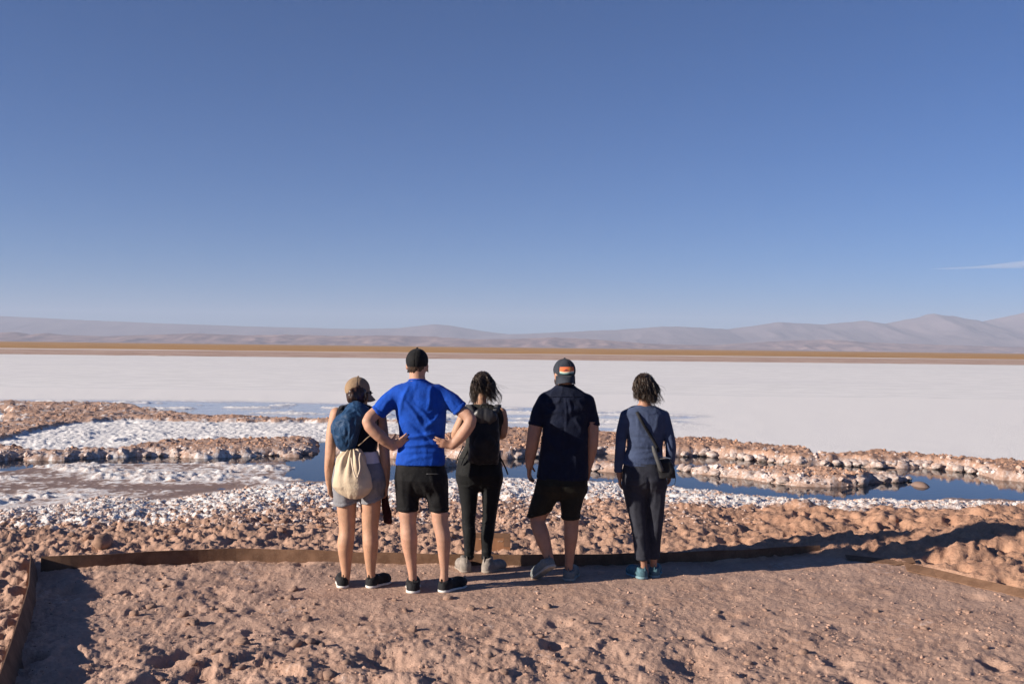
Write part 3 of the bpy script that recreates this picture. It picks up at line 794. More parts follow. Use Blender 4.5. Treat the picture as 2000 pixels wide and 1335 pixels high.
# ================================================================== people
class Vol:
    """signed distance volume built from soft-joined shapes, meshed with surface nets"""
    def __init__(s, lo, hi, h):
        s.lo = np.array(lo, float); s.h = h
        s.n = np.maximum(4, np.ceil((np.array(hi) - s.lo) / h).astype(int) + 1)
        s.d = np.full(s.n, 0.3, np.float32)
        s.cd = np.full(s.n, -0.3, np.float32); s.unc = None
        s.ax = [s.lo[i] + h * np.arange(s.n[i]) for i in range(3)]
    def sub(s, lo, hi):
        a = np.clip(np.floor((np.array(lo) - s.lo) / s.h).astype(int), 0, s.n)
        b = np.clip(np.ceil((np.array(hi) - s.lo) / s.h).astype(int) + 1, 0, s.n)
        sl = tuple(slice(a[i], b[i]) for i in range(3))
        x, y, z = np.meshgrid(s.ax[0][sl[0]], s.ax[1][sl[1]], s.ax[2][sl[2]], indexing='ij')
        return sl, x, y, z
    def join(s, sl, q, k):
        a = s.d[sl]
        if k > 0:
            h = np.clip(0.5 + 0.5 * (a - q) / k, 0, 1)
            s.d[sl] = a * (1 - h) + q * h - k * h * (1 - h)
        else: s.d[sl] = np.minimum(a, q)
    def tube(s, pts, rad, k=0.012, fl=1.0, sub=3):
        """tapered tube through points; fl squashes the depth (y)"""
        P = np.array(pts, float); r = np.array(rad, float)
        if sub > 1 and len(P) > 2:
            tt = np.arange(len(P)); q = np.linspace(0, len(P) - 1, (len(P) - 1) * sub + 1)
            def cr(v):
                vp = np.vstack([2 * v[0] - v[1], v, 2 * v[-1] - v[-2]]); out = []
                for t_ in q:
                    i = min(int(t_), len(v) - 2); f = t_ - i
                    p0, p1, p2, p3 = vp[i], vp[i + 1], vp[i + 2], vp[i + 3]
                    out.append(0.5 * (2 * p1 + (p2 - p0) * f + (2 * p0 - 5 * p1 + 4 * p2 - p3) * f * f + (3 * p1 - p0 - 3 * p2 + p3) * f ** 3))
                return np.array(out)
            P2 = cr(P); r = cr(r[:, None])[:, 0]; P = P2
        m = r.max() + k + s.h * 2
        lo = P.min(0) - m; hi = P.max(0) + m
        sl, x, y, z = s.sub(lo, hi)
        best = np.full(x.shape, 0.3, np.float32)
        for i in range(len(P) - 1):
            a, b = P[i], P[i + 1]; ab = b - a; L = max(ab @ ab, 1e-9)
            t_ = np.clip(((x - a[0]) * ab[0] + (y - a[1]) * ab[1] + (z - a[2]) * ab[2]) / L, 0, 1)
            dx = x - a[0] - t_ * ab[0]; dy = (y - a[1] - t_ * ab[1]) / fl; dz = z - a[2] - t_ * ab[2]
            best = np.minimum(best, np.sqrt(dx * dx + dy * dy + dz * dz) - (r[i] + t_ * (r[i + 1] - r[i])))
        s.join(sl, best * min(1, fl), k)
    def ell(s, c, rad, k=0.012, M=None):
        m = max(rad) + k + s.h * 2
        sl, x, y, z = s.sub(np.array(c) - m, np.array(c) + m)
        x = x - c[0]; y = y - c[1]; z = z - c[2]
        if M is not None:
            x, y, z = (M[0][0] * x + M[0][1] * y + M[0][2] * z, M[1][0] * x + M[1][1] * y + M[1][2] * z, M[2][0] * x + M[2][1] * y + M[2][2] * z)
        q = (np.sqrt((x / rad[0]) ** 2 + (y / rad[1]) ** 2 + (z / rad[2]) ** 2) - 1) * min(rad)
        s.join(sl, q, k)
    def loft(s, rows, k=0.012, n=2.3):
        """rows (z, cx, cy, half width, half depth), bottom or top first"""
        rows = sorted(rows); Z = np.array([r[0] for r in rows]); D = np.array(rows)
        m = max(D[:, 3].max(), D[:, 4].max()) + k + 2 * s.h
        sl, x, y, z = s.sub((D[:, 1].min() - m, D[:, 2].min() - m, Z[0] - k - 2 * s.h), (D[:, 1].max() + m, D[:, 2].max() + m, Z[-1] + k + 2 * s.h))
        zz = z[0, 0, :]
        # smooth interpolation: resample linearly then soften
        zs = np.linspace(Z[0], Z[-1], 120)
        def it(c):
            v = np.interp(zs, Z, D[:, c]); w = np.hanning(13); w /= w.sum()
            v = np.convolve(np.pad(v, 6, 'edge'), w, 'valid')
            return np.interp(zz, zs, v)[None, None, :]
        cx, cy, a, b = it(1), it(2), it(3), it(4)
        q = (((np.abs(x - cx) / a) ** n + (np.abs(y - cy) / b) ** n) ** (1 / n) - 1) * np.minimum(a, b)
        q = np.maximum(q, np.maximum(z - Z[-1], Z[0] - z))
        s.join(sl, q, k)
    def cut(s, p, nrm, lo=None, hi=None):
        """remove everything on the side the normal points to (optionally only inside a box)"""
        lo = s.lo if lo is None else lo; hi = (s.lo + s.h * s.n) if hi is None else hi
        sl, x, y, z = s.sub(lo, hi); n = np.array(nrm, float); n /= np.linalg.norm(n)
        q = (x - p[0]) * n[0] + (y - p[1]) * n[1] + (z - p[2]) * n[2]
        if s.unc is None: s.unc = s.d.copy()
        s.cd[sl] = np.maximum(s.cd[sl], q)
        s.d[sl] = np.maximum(s.d[sl], q)
    def under(s, c, gap=0.008, reach=0.05):
        """keep this shape just inside the garment volume c wherever the garment covers it"""
        u = c.unc if c.unc is not None else c.d
        sl, x, y, z = s.sub(c.lo + c.h, c.lo + c.h * (c.n - 2))
        ix = []; fr = []
        for i, g in enumerate((x[:, 0, 0], y[0, :, 0], z[0, 0, :])):
            t_ = np.clip((g - c.lo[i]) / c.h, 0, c.n[i] - 1.001); k = t_.astype(int); ix.append(k); fr.append((t_ - k).astype(np.float32))
        def smp(A):
            A = A[ix[0]] * (1 - fr[0])[:, None, None] + A[ix[0] + 1] * fr[0][:, None, None]
            A = A[:, ix[1]] * (1 - fr[1])[None, :, None] + A[:, ix[1] + 1] * fr[1][None, :, None]
            return A[:, :, ix[2]] * (1 - fr[2])[None, None, :] + A[:, :, ix[2] + 1] * fr[2][None, None, :]
        U_, C_ = smp(u), smp(c.cd)
        m = (C_ < -0.005) & (U_ < reach)
        s.d[sl] = np.where(m, np.maximum(s.d[sl], U_ + gap), s.d[sl])
    def mesh(s, smooth=1):
        d = s.d; d[0] = d[-1] = 0.3; d[:, 0] = d[:, -1] = 0.3; d[:, :, 0] = d[:, :, -1] = 0.3
        S = d < 0
        c = np.zeros(tuple(np.array(d.shape) - 1), np.int8)
        for a in (0, 1):
            for b in (0, 1):
                for e in (0, 1): c += S[a:a + c.shape[0], b:b + c.shape[1], e:e + c.shape[2]]
        act = (c > 0) & (c < 8)
        I, J, K = np.nonzero(act); nv = len(I)
        id_ = np.full(c.shape, -1, np.int32); id_[I, J, K] = np.arange(nv)
        acc = np.zeros((nv, 3)); cnt = np.zeros(nv)
        for axi in range(3):
            o = [0, 0, 0]; o[axi] = 1; ot = [i for i in range(3) if i != axi]
            for p in (0, 1):
                for q in (0, 1):
                    b = [0, 0, 0]; b[ot[0]] = p; b[ot[1]] = q
                    da = d[I + b[0], J + b[1], K + b[2]]; db = d[I + b[0] + o[0], J + b[1] + o[1], K + b[2] + o[2]]
                    m = (da < 0) != (db < 0)
                    t_ = np.where(m, da / np.where(m, da - db, 1), 0)
                    pos = np.array(b, float)[None, :] + t_[:, None] * np.array(o)[None, :]
                    acc += pos * m[:, None]; cnt += m
        V = acc / cnt[:, None] + np.stack([I, J, K], -1)
        V = s.lo + V * s.h
        Q = []
        for axi in range(3):
            a1, a2 = (axi + 1) % 3, (axi + 2) % 3
            sl0 = [slice(None)] * 3; sl1 = [slice(None)] * 3
            sl0[axi] = slice(0, -1); sl1[axi] = slice(1, None)
            for t_ in (a1, a2): sl0[t_] = slice(1, -1); sl1[t_] = slice(1, -1)
            A = S[tuple(sl0)]; B = S[tuple(sl1)]
            for inv in (False, True):
                w = np.nonzero((A & ~B) if not inv else (~A & B))
                g = list(w); g[a1] = g[a1] + 1; g[a2] = g[a2] + 1
                def cell(p, q):
                    h_ = [g[0].copy(), g[1].copy(), g[2].copy()]; h_[a1] += p; h_[a2] += q
                    return id_[h_[0], h_[1], h_[2]]
                quad = np.stack([cell(-1, -1), cell(0, -1), cell(0, 0), cell(-1, 0)], -1)
                Q.append(quad[:, ::-1] if inv else quad)
        Q = np.concatenate(Q)
        V = laplace(V, Q, smooth)
        return V, Q
def laplace(V, Q, it=1, w=0.6):
    e = np.concatenate([Q[:, [0, 1]], Q[:, [1, 2]], Q[:, [2, 3]], Q[:, [3, 0]]])
    a = np.concatenate([e[:, 0], e[:, 1]]); b = np.concatenate([e[:, 1], e[:, 0]])
    n = np.bincount(a, minlength=len(V))[:, None]
    for _ in range(it):
        m = np.stack([np.bincount(a, V[b, i], len(V)) for i in range(3)], -1) / np.maximum(n, 1)
        V = V + w * (m - V)
    return V
def vnormals(V, Q):
    n = np.cross(V[Q[:, 2]] - V[Q[:, 0]], V[Q[:, 3]] - V[Q[:, 1]])
    N = np.stack([sum(np.bincount(Q[:, j], n[:, i], len(V)) for j in range(4)) for i in range(3)], -1)
    return N / np.maximum(np.linalg.norm(N, axis=1), 1e-12)[:, None]

class Person:
    def __init__(s, Y, base_px, label, extra=''):
        s.Y = Y
        b = at_depth(base_px, 1000, Y)
        s.b = np.array([b[0], Y, 0.0]); s.ppm = FPX / Y
        s.root = empty('person', s.b)
        tag(s.root, label, 'person'); s.cl = []; s.arms = []
    def p(s, px, py, dy=0.0):
        """photograph pixel at this person's depth (+dy) in the person's own frame"""
        return at_depth(px, py, s.Y + dy) - s.b
    def m(s, px): return px / s.ppm
    def row(s, py, xl, xr, b, dy=0.0, grow=0.0):
        q = s.p((xl + xr) / 2, py); return (q[2], q[0], dy, s.m((xr - xl) / 2) + grow, b + grow)
    def rows(s, L, grow=0.0): return [s.row(*(r if len(r) == 5 else tuple(r) + (0.0,)), grow) for r in L]
    def vol(s, x0, x1, y0, y1, h, d0=-0.3, d1=0.35):
        a = s.p(x0, y1); b = s.p(x1, y0)
        return Vol((a[0], d0, a[2]), (b[0], d1, b[2]), h)
    def part(s, name, vol, mat, smooth=1, folds=None, noise=0.0, nscale=(9, 9, 4), parent=None, label=None):
        if name in ('t_shirt', 'shorts', 'shirt', 'top', 'tank_top', 'trousers', 'leggings', 'white_shirt'): s.cl.append(vol)
        V, Q = vol.mesh(smooth)
        if noise or folds:
            N = vnormals(V, Q); D = np.zeros(len(V))
            ic = np.clip(np.round((V - vol.lo) / vol.h).astype(int), 0, vol.n - 1); cd = vol.cd[ic[:, 0], ic[:, 1], ic[:, 2]]
            D += np.where(cd > -0.026, 0.0022, 0.0) - 0.0035 * np.exp(-((cd + 0.027) / 0.005) ** 2)      # stitched hems
            if noise:
                n1 = vnoise3(V * np.array(nscale) + 3.3 + s.b * 5, 5)
                n2 = vnoise3(V * np.array(nscale) * 2.3 + 9.1 + n1[:, None] * 0.6, 9)
                D += noise * (n1 * 0.6 + (0.5 - np.abs(n2)) * 0.9)
            for f in (folds or []):
                a = s.p(f[0], f[1]); b = s.p(f[2], f[3]); w = s.m(f[4]); amp = f[5]
                ab = np.array([b[0] - a[0], b[2] - a[2]]); L = ab @ ab
                t_ = ((V[:, 0] - a[0]) * ab[0] + (V[:, 2] - a[2]) * ab[1]) / L
                tc = np.clip(t_, 0, 1)
                wob = 0.35 * w * np.sin(tc * 7 + f[0])
                nrm = np.array([-ab[1], ab[0]]) / math.sqrt(L)
                dd = (V[:, 0] - a[0] - tc * ab[0]) * nrm[0] + (V[:, 2] - a[2] - tc * ab[1]) * nrm[1] - wob
                al = ((V[:, 0] - a[0] - tc * ab[0]) ** 2 + (V[:, 2] - a[2] - tc * ab[1]) ** 2)
                endf = np.sin(np.clip(t_, 0, 1) * math.pi) ** 0.5 * (t_ > 0) * (t_ < 1)
                D += amp * np.exp(-(dd / w) ** 2) * endf * sm(-V[:, 1], -0.02, 0.03)
            V = V + N * D[:, None]
        o = obj(name, mesh_np(name, V, Q), mat, parent or s.root)
        if label: o['label'] = label
        return o
    # ---- body pieces
    def arm(s, v, pts, rad, k=0.018):
        s.arms.append((pts, rad, k)); v.tube(pts, rad, k)
    def dress(s, v, again):
        for c in s.cl: v.under(c, 0.022, 0.03)
        for pts, rad, k in s.arms: v.tube(pts[again:], rad[again:], 0.01 if again else k)
    def hand(s, v, w, f, side, nrm, curl=0.5, spread=0.0, k=0.006, sc=1.0, thumb=1.0):
        """w wrist, f forward, side toward the thumb, nrm the way the fingers curl"""
        w = np.array(w, float); f = np.array(f, float); f /= np.linalg.norm(f)
        side = np.array(side, float); side -= f * (side @ f); side /= np.linalg.norm(side)
        nrm = np.cross(f, side) * (1 if np.dot(np.cross(f, side), nrm) > 0 else -1)
        L = 0.085 * sc
        lens = (0.068, 0.076, 0.070, 0.054); off = (0.029, 0.010, -0.009, -0.027)
        for i in range(4):
            b = w + f * L + side * off[i] * sc
            v.tube([w + side * off[i] * 0.55 * sc, b], [0.015 * sc, 0.0115 * sc], 0.012, sub=1)
            pts = [b]; a = curl * 0.5; q = b
            for j, fr in enumerate((0.45, 0.32, 0.23)):
                a2 = a + curl * 0.75 * j
                d = f * math.cos(a2) + nrm * math.sin(a2) + side * spread * (1.5 - i) * 0.2
                q = q + d * lens[i] * fr * sc; pts.append(q)
            v.tube(pts, [0.0098 * sc, 0.009 * sc, 0.0084 * sc, 0.0072 * sc], 0.004, sub=2)
        b = w + f * 0.022 * sc + side * 0.022 * sc
        d1 = f * 0.62 + side * 0.75 * thumb + nrm * 0.35; d1 /= np.linalg.norm(d1)
        d2 = f * 0.9 + side * 0.35 * thumb + nrm * 0.45; d2 /= np.linalg.norm(d2)
        v.tube([b, b + d1 * 0.042 * sc, b + d1 * 0.042 * sc + d2 * 0.034 * sc], [0.0145 * sc, 0.0108 * sc, 0.0085 * sc], 0.008, sub=2)
    def head(s, v, c, yaw=0.0, pitch=0.0, sc=1.0, k=0.02):
        """skull, jaw, nose, brow, lips, ears; yaw > 0 turns to the right of the picture"""
        s.hc = np.array(c, float)
        fwd = np.array([math.sin(yaw) * math.cos(pitch), math.cos(yaw) * math.cos(pitch), math.sin(pitch)])
        rt = np.array([math.cos(yaw), -math.sin(yaw), 0.0]); up = np.cross(rt, fwd)
        s.hM = np.array([rt, fwd, up]); s.hs = sc
        def L(a, b, c_): return s.hc + (rt * a + fwd * b + up * c_) * sc
        v.ell(L(0, -0.012, 0.028), (0.074 * sc, 0.094 * sc, 0.088 * sc), k, s.hM)
        v.ell(L(0, 0.022, -0.035), (0.060 * sc, 0.068 * sc, 0.080 * sc), 0.025, s.hM)
        v.tube([L(0, 0.086, 0.012), L(0, 0.104, -0.022), L(0, 0.09, -0.030)], [0.007 * sc, 0.013 * sc, 0.012 * sc], 0.012)
        v.ell(L(0, 0.070, -0.095), (0.024 * sc, 0.022 * sc, 0.018 * sc), 0.018, s.hM)
        v.ell(L(0, 0.084, -0.060), (0.024 * sc, 0.012 * sc, 0.009 * sc), 0.008, s.hM)
        v.ell(L(0, 0.080, 0.022), (0.052 * sc, 0.012 * sc, 0.010 * sc), 0.012, s.hM)
        for e in (-1, 1):
            v.ell(L(0.078 * e, -0.008, -0.008), (0.010 * sc, 0.020 * sc, 0.031 * sc), 0.006, s.hM)
        return L
    def eyes(s, mat):
        for e in (-1, 1):
            q = s.hc + (s.hM[0] * 0.032 * e + s.hM[1] * 0.078 + s.hM[2] * 0.004) * s.hs
            V, F = I2
            obj('eye', mesh_np('eye', V * 0.0115 + q, F), mat, s.root)
    def shoe(s, heel, ang, pitch, L, W, mats, boot=0.0, roll=0.0, sole_h=0.024):
        """heel: ground point below the heel's back; ang turns the toe to the right"""
        c_, s_ = math.cos(ang), math.sin(ang)
        f = np.array([s_, c_, 0.0]); rt = np.array([c_, -s_, 0.0]); up = np.array([0, 0, 1.0])
        if pitch:                                     # heel lifted, toe on the ground
            f2 = f * math.cos(pitch) - up * math.sin(pitch); up = up * math.cos(pitch) + f * math.sin(pitch); f = f2
        A = np.array([rt, f, up])
        heel = np.array(heel, float)
        def T(V): return heel + V @ A
        h = 0.0055
        v = Vol((-0.08, -0.03, -0.01), (0.08, L + 0.03, 0.16 + boot), h)
        w = W / 2
        z0 = sole_h * 0.6
        for pts, rr in (([(0, 0.036, z0 + 0.030), (0, L * 0.45, z0 + 0.028), (0.004, L * 0.72, z0 + 0.024), (0.004, L - 0.034, z0 + 0.020)], [w * 0.80, w * 0.82, w * 0.96, w * 0.74]),):
            v.tube(pts, rr, 0.01)
        v.tube([(0, 0.040, 0.035), (0, 0.050, 0.085 + boot)], [w * 0.84, w * 0.76], 0.02, sub=1)
        v.tube([(0, 0.075, 0.06), (0, L * 0.55, 0.045)], [w * 0.62, w * 0.55], 0.03, sub=1)
        v.cut((0, 0, z0), (0, 0, -1)); v.cut((0, 0.05, 0.088 + boot), (0, -0.22, 1))
        V, Q = v.mesh(1)
        V = V + vnormals(V, Q) * (0.0025 * vnoise3(V * 45, 4))[:, None]
        o = obj('shoe', mesh_np('shoe', T(V), Q), mats[0], s.root)
        v = Vol((-0.08, -0.03, -0.012), (0.08, L + 0.03, 0.05), h)
        v.tube([(0, 0.040, 0.01), (0, L * 0.45, 0.01), (0.005, L * 0.72, 0.01), (0.005, L - 0.040, 0.012)], [w * 0.93, w * 0.86, w * 1.04, w * 0.82], 0.006)
        v.cut((0, 0, 0.0), (0, 0, -1)); v.cut((0, 0, sole_h), (0, 0.05, 1))
        V, Q = v.mesh(1)
        obj('sole', mesh_np('sole', T(V), Q), mats[1], o)
        # laces and heel tab
        bm_ = []; Vs, Fs = [], []
        for j in range(4):
            y = L * (0.36 + 0.09 * j); z = z0 + 0.078 - 0.012 * j
            pts = np.array([(x, y + 0.004 * math.sin(x * 90), z - 9 * x * x) for x in np.linspace(-0.028, 0.028, 7)])
            V_, F_ = tube_mesh(pts, np.full(7, 0.003), 5); Fs.append(F_ + sum(len(a) for a in Vs)); Vs.append(V_)
        obj('laces', mesh_np('laces', T(np.concatenate(Vs)), np.concatenate(Fs)), mats[2] if len(mats) > 2 else mats[1], o)
        pts = np.array([(0, 0.004, 0.05), (0, 0.000, 0.075 + boot), (0, 0.004, 0.10 + boot), (0, 0.010, 0.085 + boot)])
        V_, F_ = tube_mesh(pts, np.array([0.004, 0.005, 0.005, 0.004]), 6)
        obj('heel_tab', mesh_np('heel_tab', T(V_), F_), mats[0], o)
        return o

def tube_mesh(P, r, sides=6):
    P = np.asarray(P, float); n = len(P)
    T = np.gradient(P, axis=0); T /= np.maximum(np.linalg.norm(T, axis=1), 1e-9)[:, None]
    ref = np.array([0.13, 0.31, 0.94]); ref = np.where(np.abs(T @ ref)[:, None] > 0.92, np.array([1.0, 0.1, 0.05]), ref)
    A = np.cross(T, ref); A /= np.linalg.norm(A, axis=1)[:, None]; B = np.cross(T, A)
    a = np.arange(sides) * 2 * math.pi / sides
    V = P[:, None, :] + np.asarray(r)[:, None, None] * (A[:, None, :] * np.cos(a)[None, :, None] + B[:, None, :] * np.sin(a)[None, :, None])
    i = np.arange(n * sides).reshape(n, sides)
    j = np.roll(i, -1, 1)
    F = np.stack([i[:-1], j[:-1], j[1:], i[1:]], -1).reshape(-1, 4)
    return V.reshape(-1, 3), F[:, ::-1]
def ribbon_mesh(P, wdir, w, th=0.003):
    """flat strap along points with a width direction"""
    P = np.asarray(P, float); n = len(P); wd = np.asarray(wdir, float)
    if wd.ndim == 1: wd = np.repeat(wd[None], n, 0)
    wd = wd / np.linalg.norm(wd, axis=1)[:, None]
    T = np.gradient(P, axis=0); N = np.cross(T, wd); N /= np.maximum(np.linalg.norm(N, axis=1), 1e-9)[:, None]
    w = np.broadcast_to(np.asarray(w, float), (n,))[:, None]
    V = np.stack([P - wd * w / 2 - N * th / 2, P + wd * w / 2 - N * th / 2, P + wd * w / 2 + N * th / 2, P - wd * w / 2 + N * th / 2], 1)
    i = np.arange(n * 4).reshape(n, 4); j = np.roll(i, -1, 1)
    F = np.stack([i[:-1], j[:-1], j[1:], i[1:]], -1).reshape(-1, 4)
    F = np.concatenate([F, i[:1, ::-1], i[-1:]])
    return V.reshape(-1, 3), F
def spline(pts, n):
    P = np.array(pts, float); vp = np.vstack([2 * P[0] - P[1], P, 2 * P[-1] - P[-2]]); out = []
    for t_ in np.linspace(0, len(P) - 1, n):
        i = min(int(t_), len(P) - 2); f = t_ - i
        p0, p1, p2, p3 = vp[i], vp[i + 1], vp[i + 2], vp[i + 3]
        out.append(0.5 * (2 * p1 + (p2 - p0) * f + (2 * p0 - 5 * p1 + 4 * p2 - p3) * f * f + (3 * p1 - p0 - 3 * p2 + p3) * f ** 3))
    return np.array(out)

M_eye = plain('eye_white', (0.5, 0.48, 0.46), 0.2)
M_hair = {}
def hairmat(name, c1, c2):
    t = NT(name); p = t.obj()
    mp = t.n('Mapping'); mp.inputs['Scale'].default_value = (60, 60, 14); t.l(p, mp.inputs['Vector'])
    t.set(Base_Color=t.mix(t.ramp(t.noise(1.5, 3, 0.6, mp.outputs[0]), 0.35, 0.65), c1, c2), Roughness=0.38)
    t.b.inputs['Specular IOR Level'].default_value = 0.45
    return t.m
def short_hair(P, mat, low=-0.06, front=0.02, grow=0.006, name='hair'):
    """close-cropped hair: a cap of hair over the skull, cut at the nape and at the temples"""
    v = Vol(P.hc - 0.17, P.hc + 0.17, 0.0055)
    v.ell(P.hc + (P.hM[1] * -0.012 + P.hM[2] * 0.028) * P.hs, ((0.074 + grow) * P.hs, (0.094 + grow) * P.hs, (0.088 + grow) * P.hs), 0, P.hM)
    v.ell(P.hc + (P.hM[1] * -0.035 + P.hM[2] * -0.03) * P.hs, (0.060 * P.hs, 0.058 * P.hs, 0.058 * P.hs), 0.02, P.hM)
    v.cut(P.hc + P.hM[1] * front * P.hs, P.hM[1] * 1.0 - P.hM[2] * 0.9)
    v.cut(P.hc + P.hM[2] * low * P.hs, -P.hM[2])
    V, Q = v.mesh(1)
    V = V + vnormals(V, Q) * (0.003 * vnoise3(V * 80, 6))[:, None]
    return obj(name, mesh_np(name, V, Q), mat, P.root)
def long_hair(P, mat, clumps, n=420, top=0.0, wave=0.008, seed=1, rs=0.0017, loose=30, loose_dir=(0.05, -0.01, 0.0)):
    """strands from the scalp to clump ends; clumps (px, py, dy, weight, spread px)"""
    r = np.random.default_rng(seed)
    v = Vol(P.hc - 0.2, P.hc + 0.2, 0.006)
    v.ell(P.hc + (P.hM[1] * -0.016 + P.hM[2] * 0.028) * P.hs, (0.082 * P.hs, 0.098 * P.hs, 0.096 * P.hs), 0, P.hM)
    v.cut(P.hc + P.hM[1] * 0.02 * P.hs, P.hM[1] - P.hM[2] * 0.8)
    v.cut(P.hc + P.hM[2] * -0.03 * P.hs, -P.hM[2])
    V0, Q0 = v.mesh(1)
    Vs, Fs, off = [V0], [Q0], len(V0)
    W = np.array([c[3] for c in clumps], float); W /= W.sum()
    # locks, each of several strands, so light breaks up over the hair
    nl = n // 7
    for l in range(nl):
        a = r.uniform(-2.5, 2.5) if r.random() < 0.85 else r.uniform(-math.pi, math.pi)
        el = r.uniform(-0.25, 1.45)
        loc = np.array([math.sin(a) * math.cos(el) * 0.083, -math.cos(a) * math.cos(el) * 0.100 - 0.014, math.sin(el) * 0.098 + 0.028])
        xfrac = loc[0] / 0.083
        # choose a clump near this side
        cx = np.array([(P.p(c[0], c[1])[0] - P.hc[0]) / 0.09 for c in clumps])
        pr = W * np.exp(-((cx - xfrac) ** 2) * 1.2); pr /= pr.sum()
        c = clumps[r.choice(len(clumps), p=pr)]
        root = P.hc + (loc @ P.hM) * P.hs
        e = P.p(c[0] + r.normal() * c[4], c[1] + r.normal() * c[4] * 0.7, c[2]) + np.array([0, r.normal() * 0.02, 0])
        outd = (loc @ P.hM); outd = outd / np.linalg.norm(outd)
        ph = r.uniform(0, 6.28); fq = r.uniform(6, 13); wv = wave * r.uniform(0.4, 1.7)
        for k in range(7):
            rt_ = root + r.normal(size=3) * 0.004; en = e + r.normal(size=3) * 0.007
            q = np.linspace(0, 1, 13)[:, None]
            c1 = rt_ + outd * 0.006 + np.array([outd[0] * 0.03, -0.02 * (outd[1] < 0.3), -0.012]); c2 = rt_ * 0.2 + en * 0.8 + np.array([outd[0] * 0.012, -0.006, 0.035])
            pts = (1 - q) ** 3 * rt_ + 3 * (1 - q) ** 2 * q * c1 + 3 * (1 - q) * q * q * c2 + q ** 3 * en
            # keep strands outside the skull
            d = (pts - P.hc) @ P.hM.T / P.hs
            dd = np.sqrt((d[:, 0] / 0.083) ** 2 + ((d[:, 1] + 0.014) / 0.101) ** 2 + ((d[:, 2] - 0.026) / 0.099) ** 2)
            push = np.where(dd < 1, 1 / np.maximum(dd, 0.3), 1)
            hcc = P.hc + (P.hM[1] * -0.014 + P.hM[2] * 0.026) * P.hs
            pts = hcc + (pts - hcc) * push[:, None]
            s_ = q[:, 0]
            pts = pts + (np.sin(s_ * fq + ph) * wv * s_)[:, None] * np.array([1, 0.3, 0.1]) + (np.cos(s_ * fq * 0.8 + ph) * wv * 0.7 * s_)[:, None] * np.array([0.2, 1, 0])
            rad = rs * r.uniform(0.7, 1.5) * (1 - 0.75 * s_ ** 2)
            V_, F_ = tube_mesh(pts, rad, 4); Vs.append(V_); Fs.append(F_ + off); off += len(V_)
    for k in range(loose):                                   # fly-away strands in the wind
        a = r.uniform(-1.9, 1.9); el = r.uniform(-0.3, 1.3)
        loc = np.array([math.sin(a) * math.cos(el) * 0.084, -math.cos(a) * math.cos(el) * 0.10 - 0.014, math.sin(el) * 0.097 + 0.028])
        c = clumps[r.choice(len(clumps), p=W)]
        root = P.hc + (loc @ P.hM) * P.hs
        e = P.p(c[0], c[1], c[2]) + np.array(loose_dir) * r.uniform(0.3, 1.5) + r.normal(size=3) * 0.022
        q = np.linspace(0, 1, 14)[:, None]
        pts = (1 - q) ** 2 * root + 2 * (1 - q) * q * (root * 0.5 + e * 0.5 + np.array([0.02, -0.02, -0.005])) + q * q * e
        pts = pts + (np.sin(q[:, 0] * 9 + k) * 0.008 * q[:, 0])[:, None] * np.array([0.6, 0.3, 1])
        V_, F_ = tube_mesh(pts, 0.0013 * (1 - 0.6 * q[:, 0]), 4); Vs.append(V_); Fs.append(F_ + off); off += len(V_)
    return obj('hair', mesh_np('hair', np.concatenate(Vs), np.concatenate(Fs)), mat, P.root)
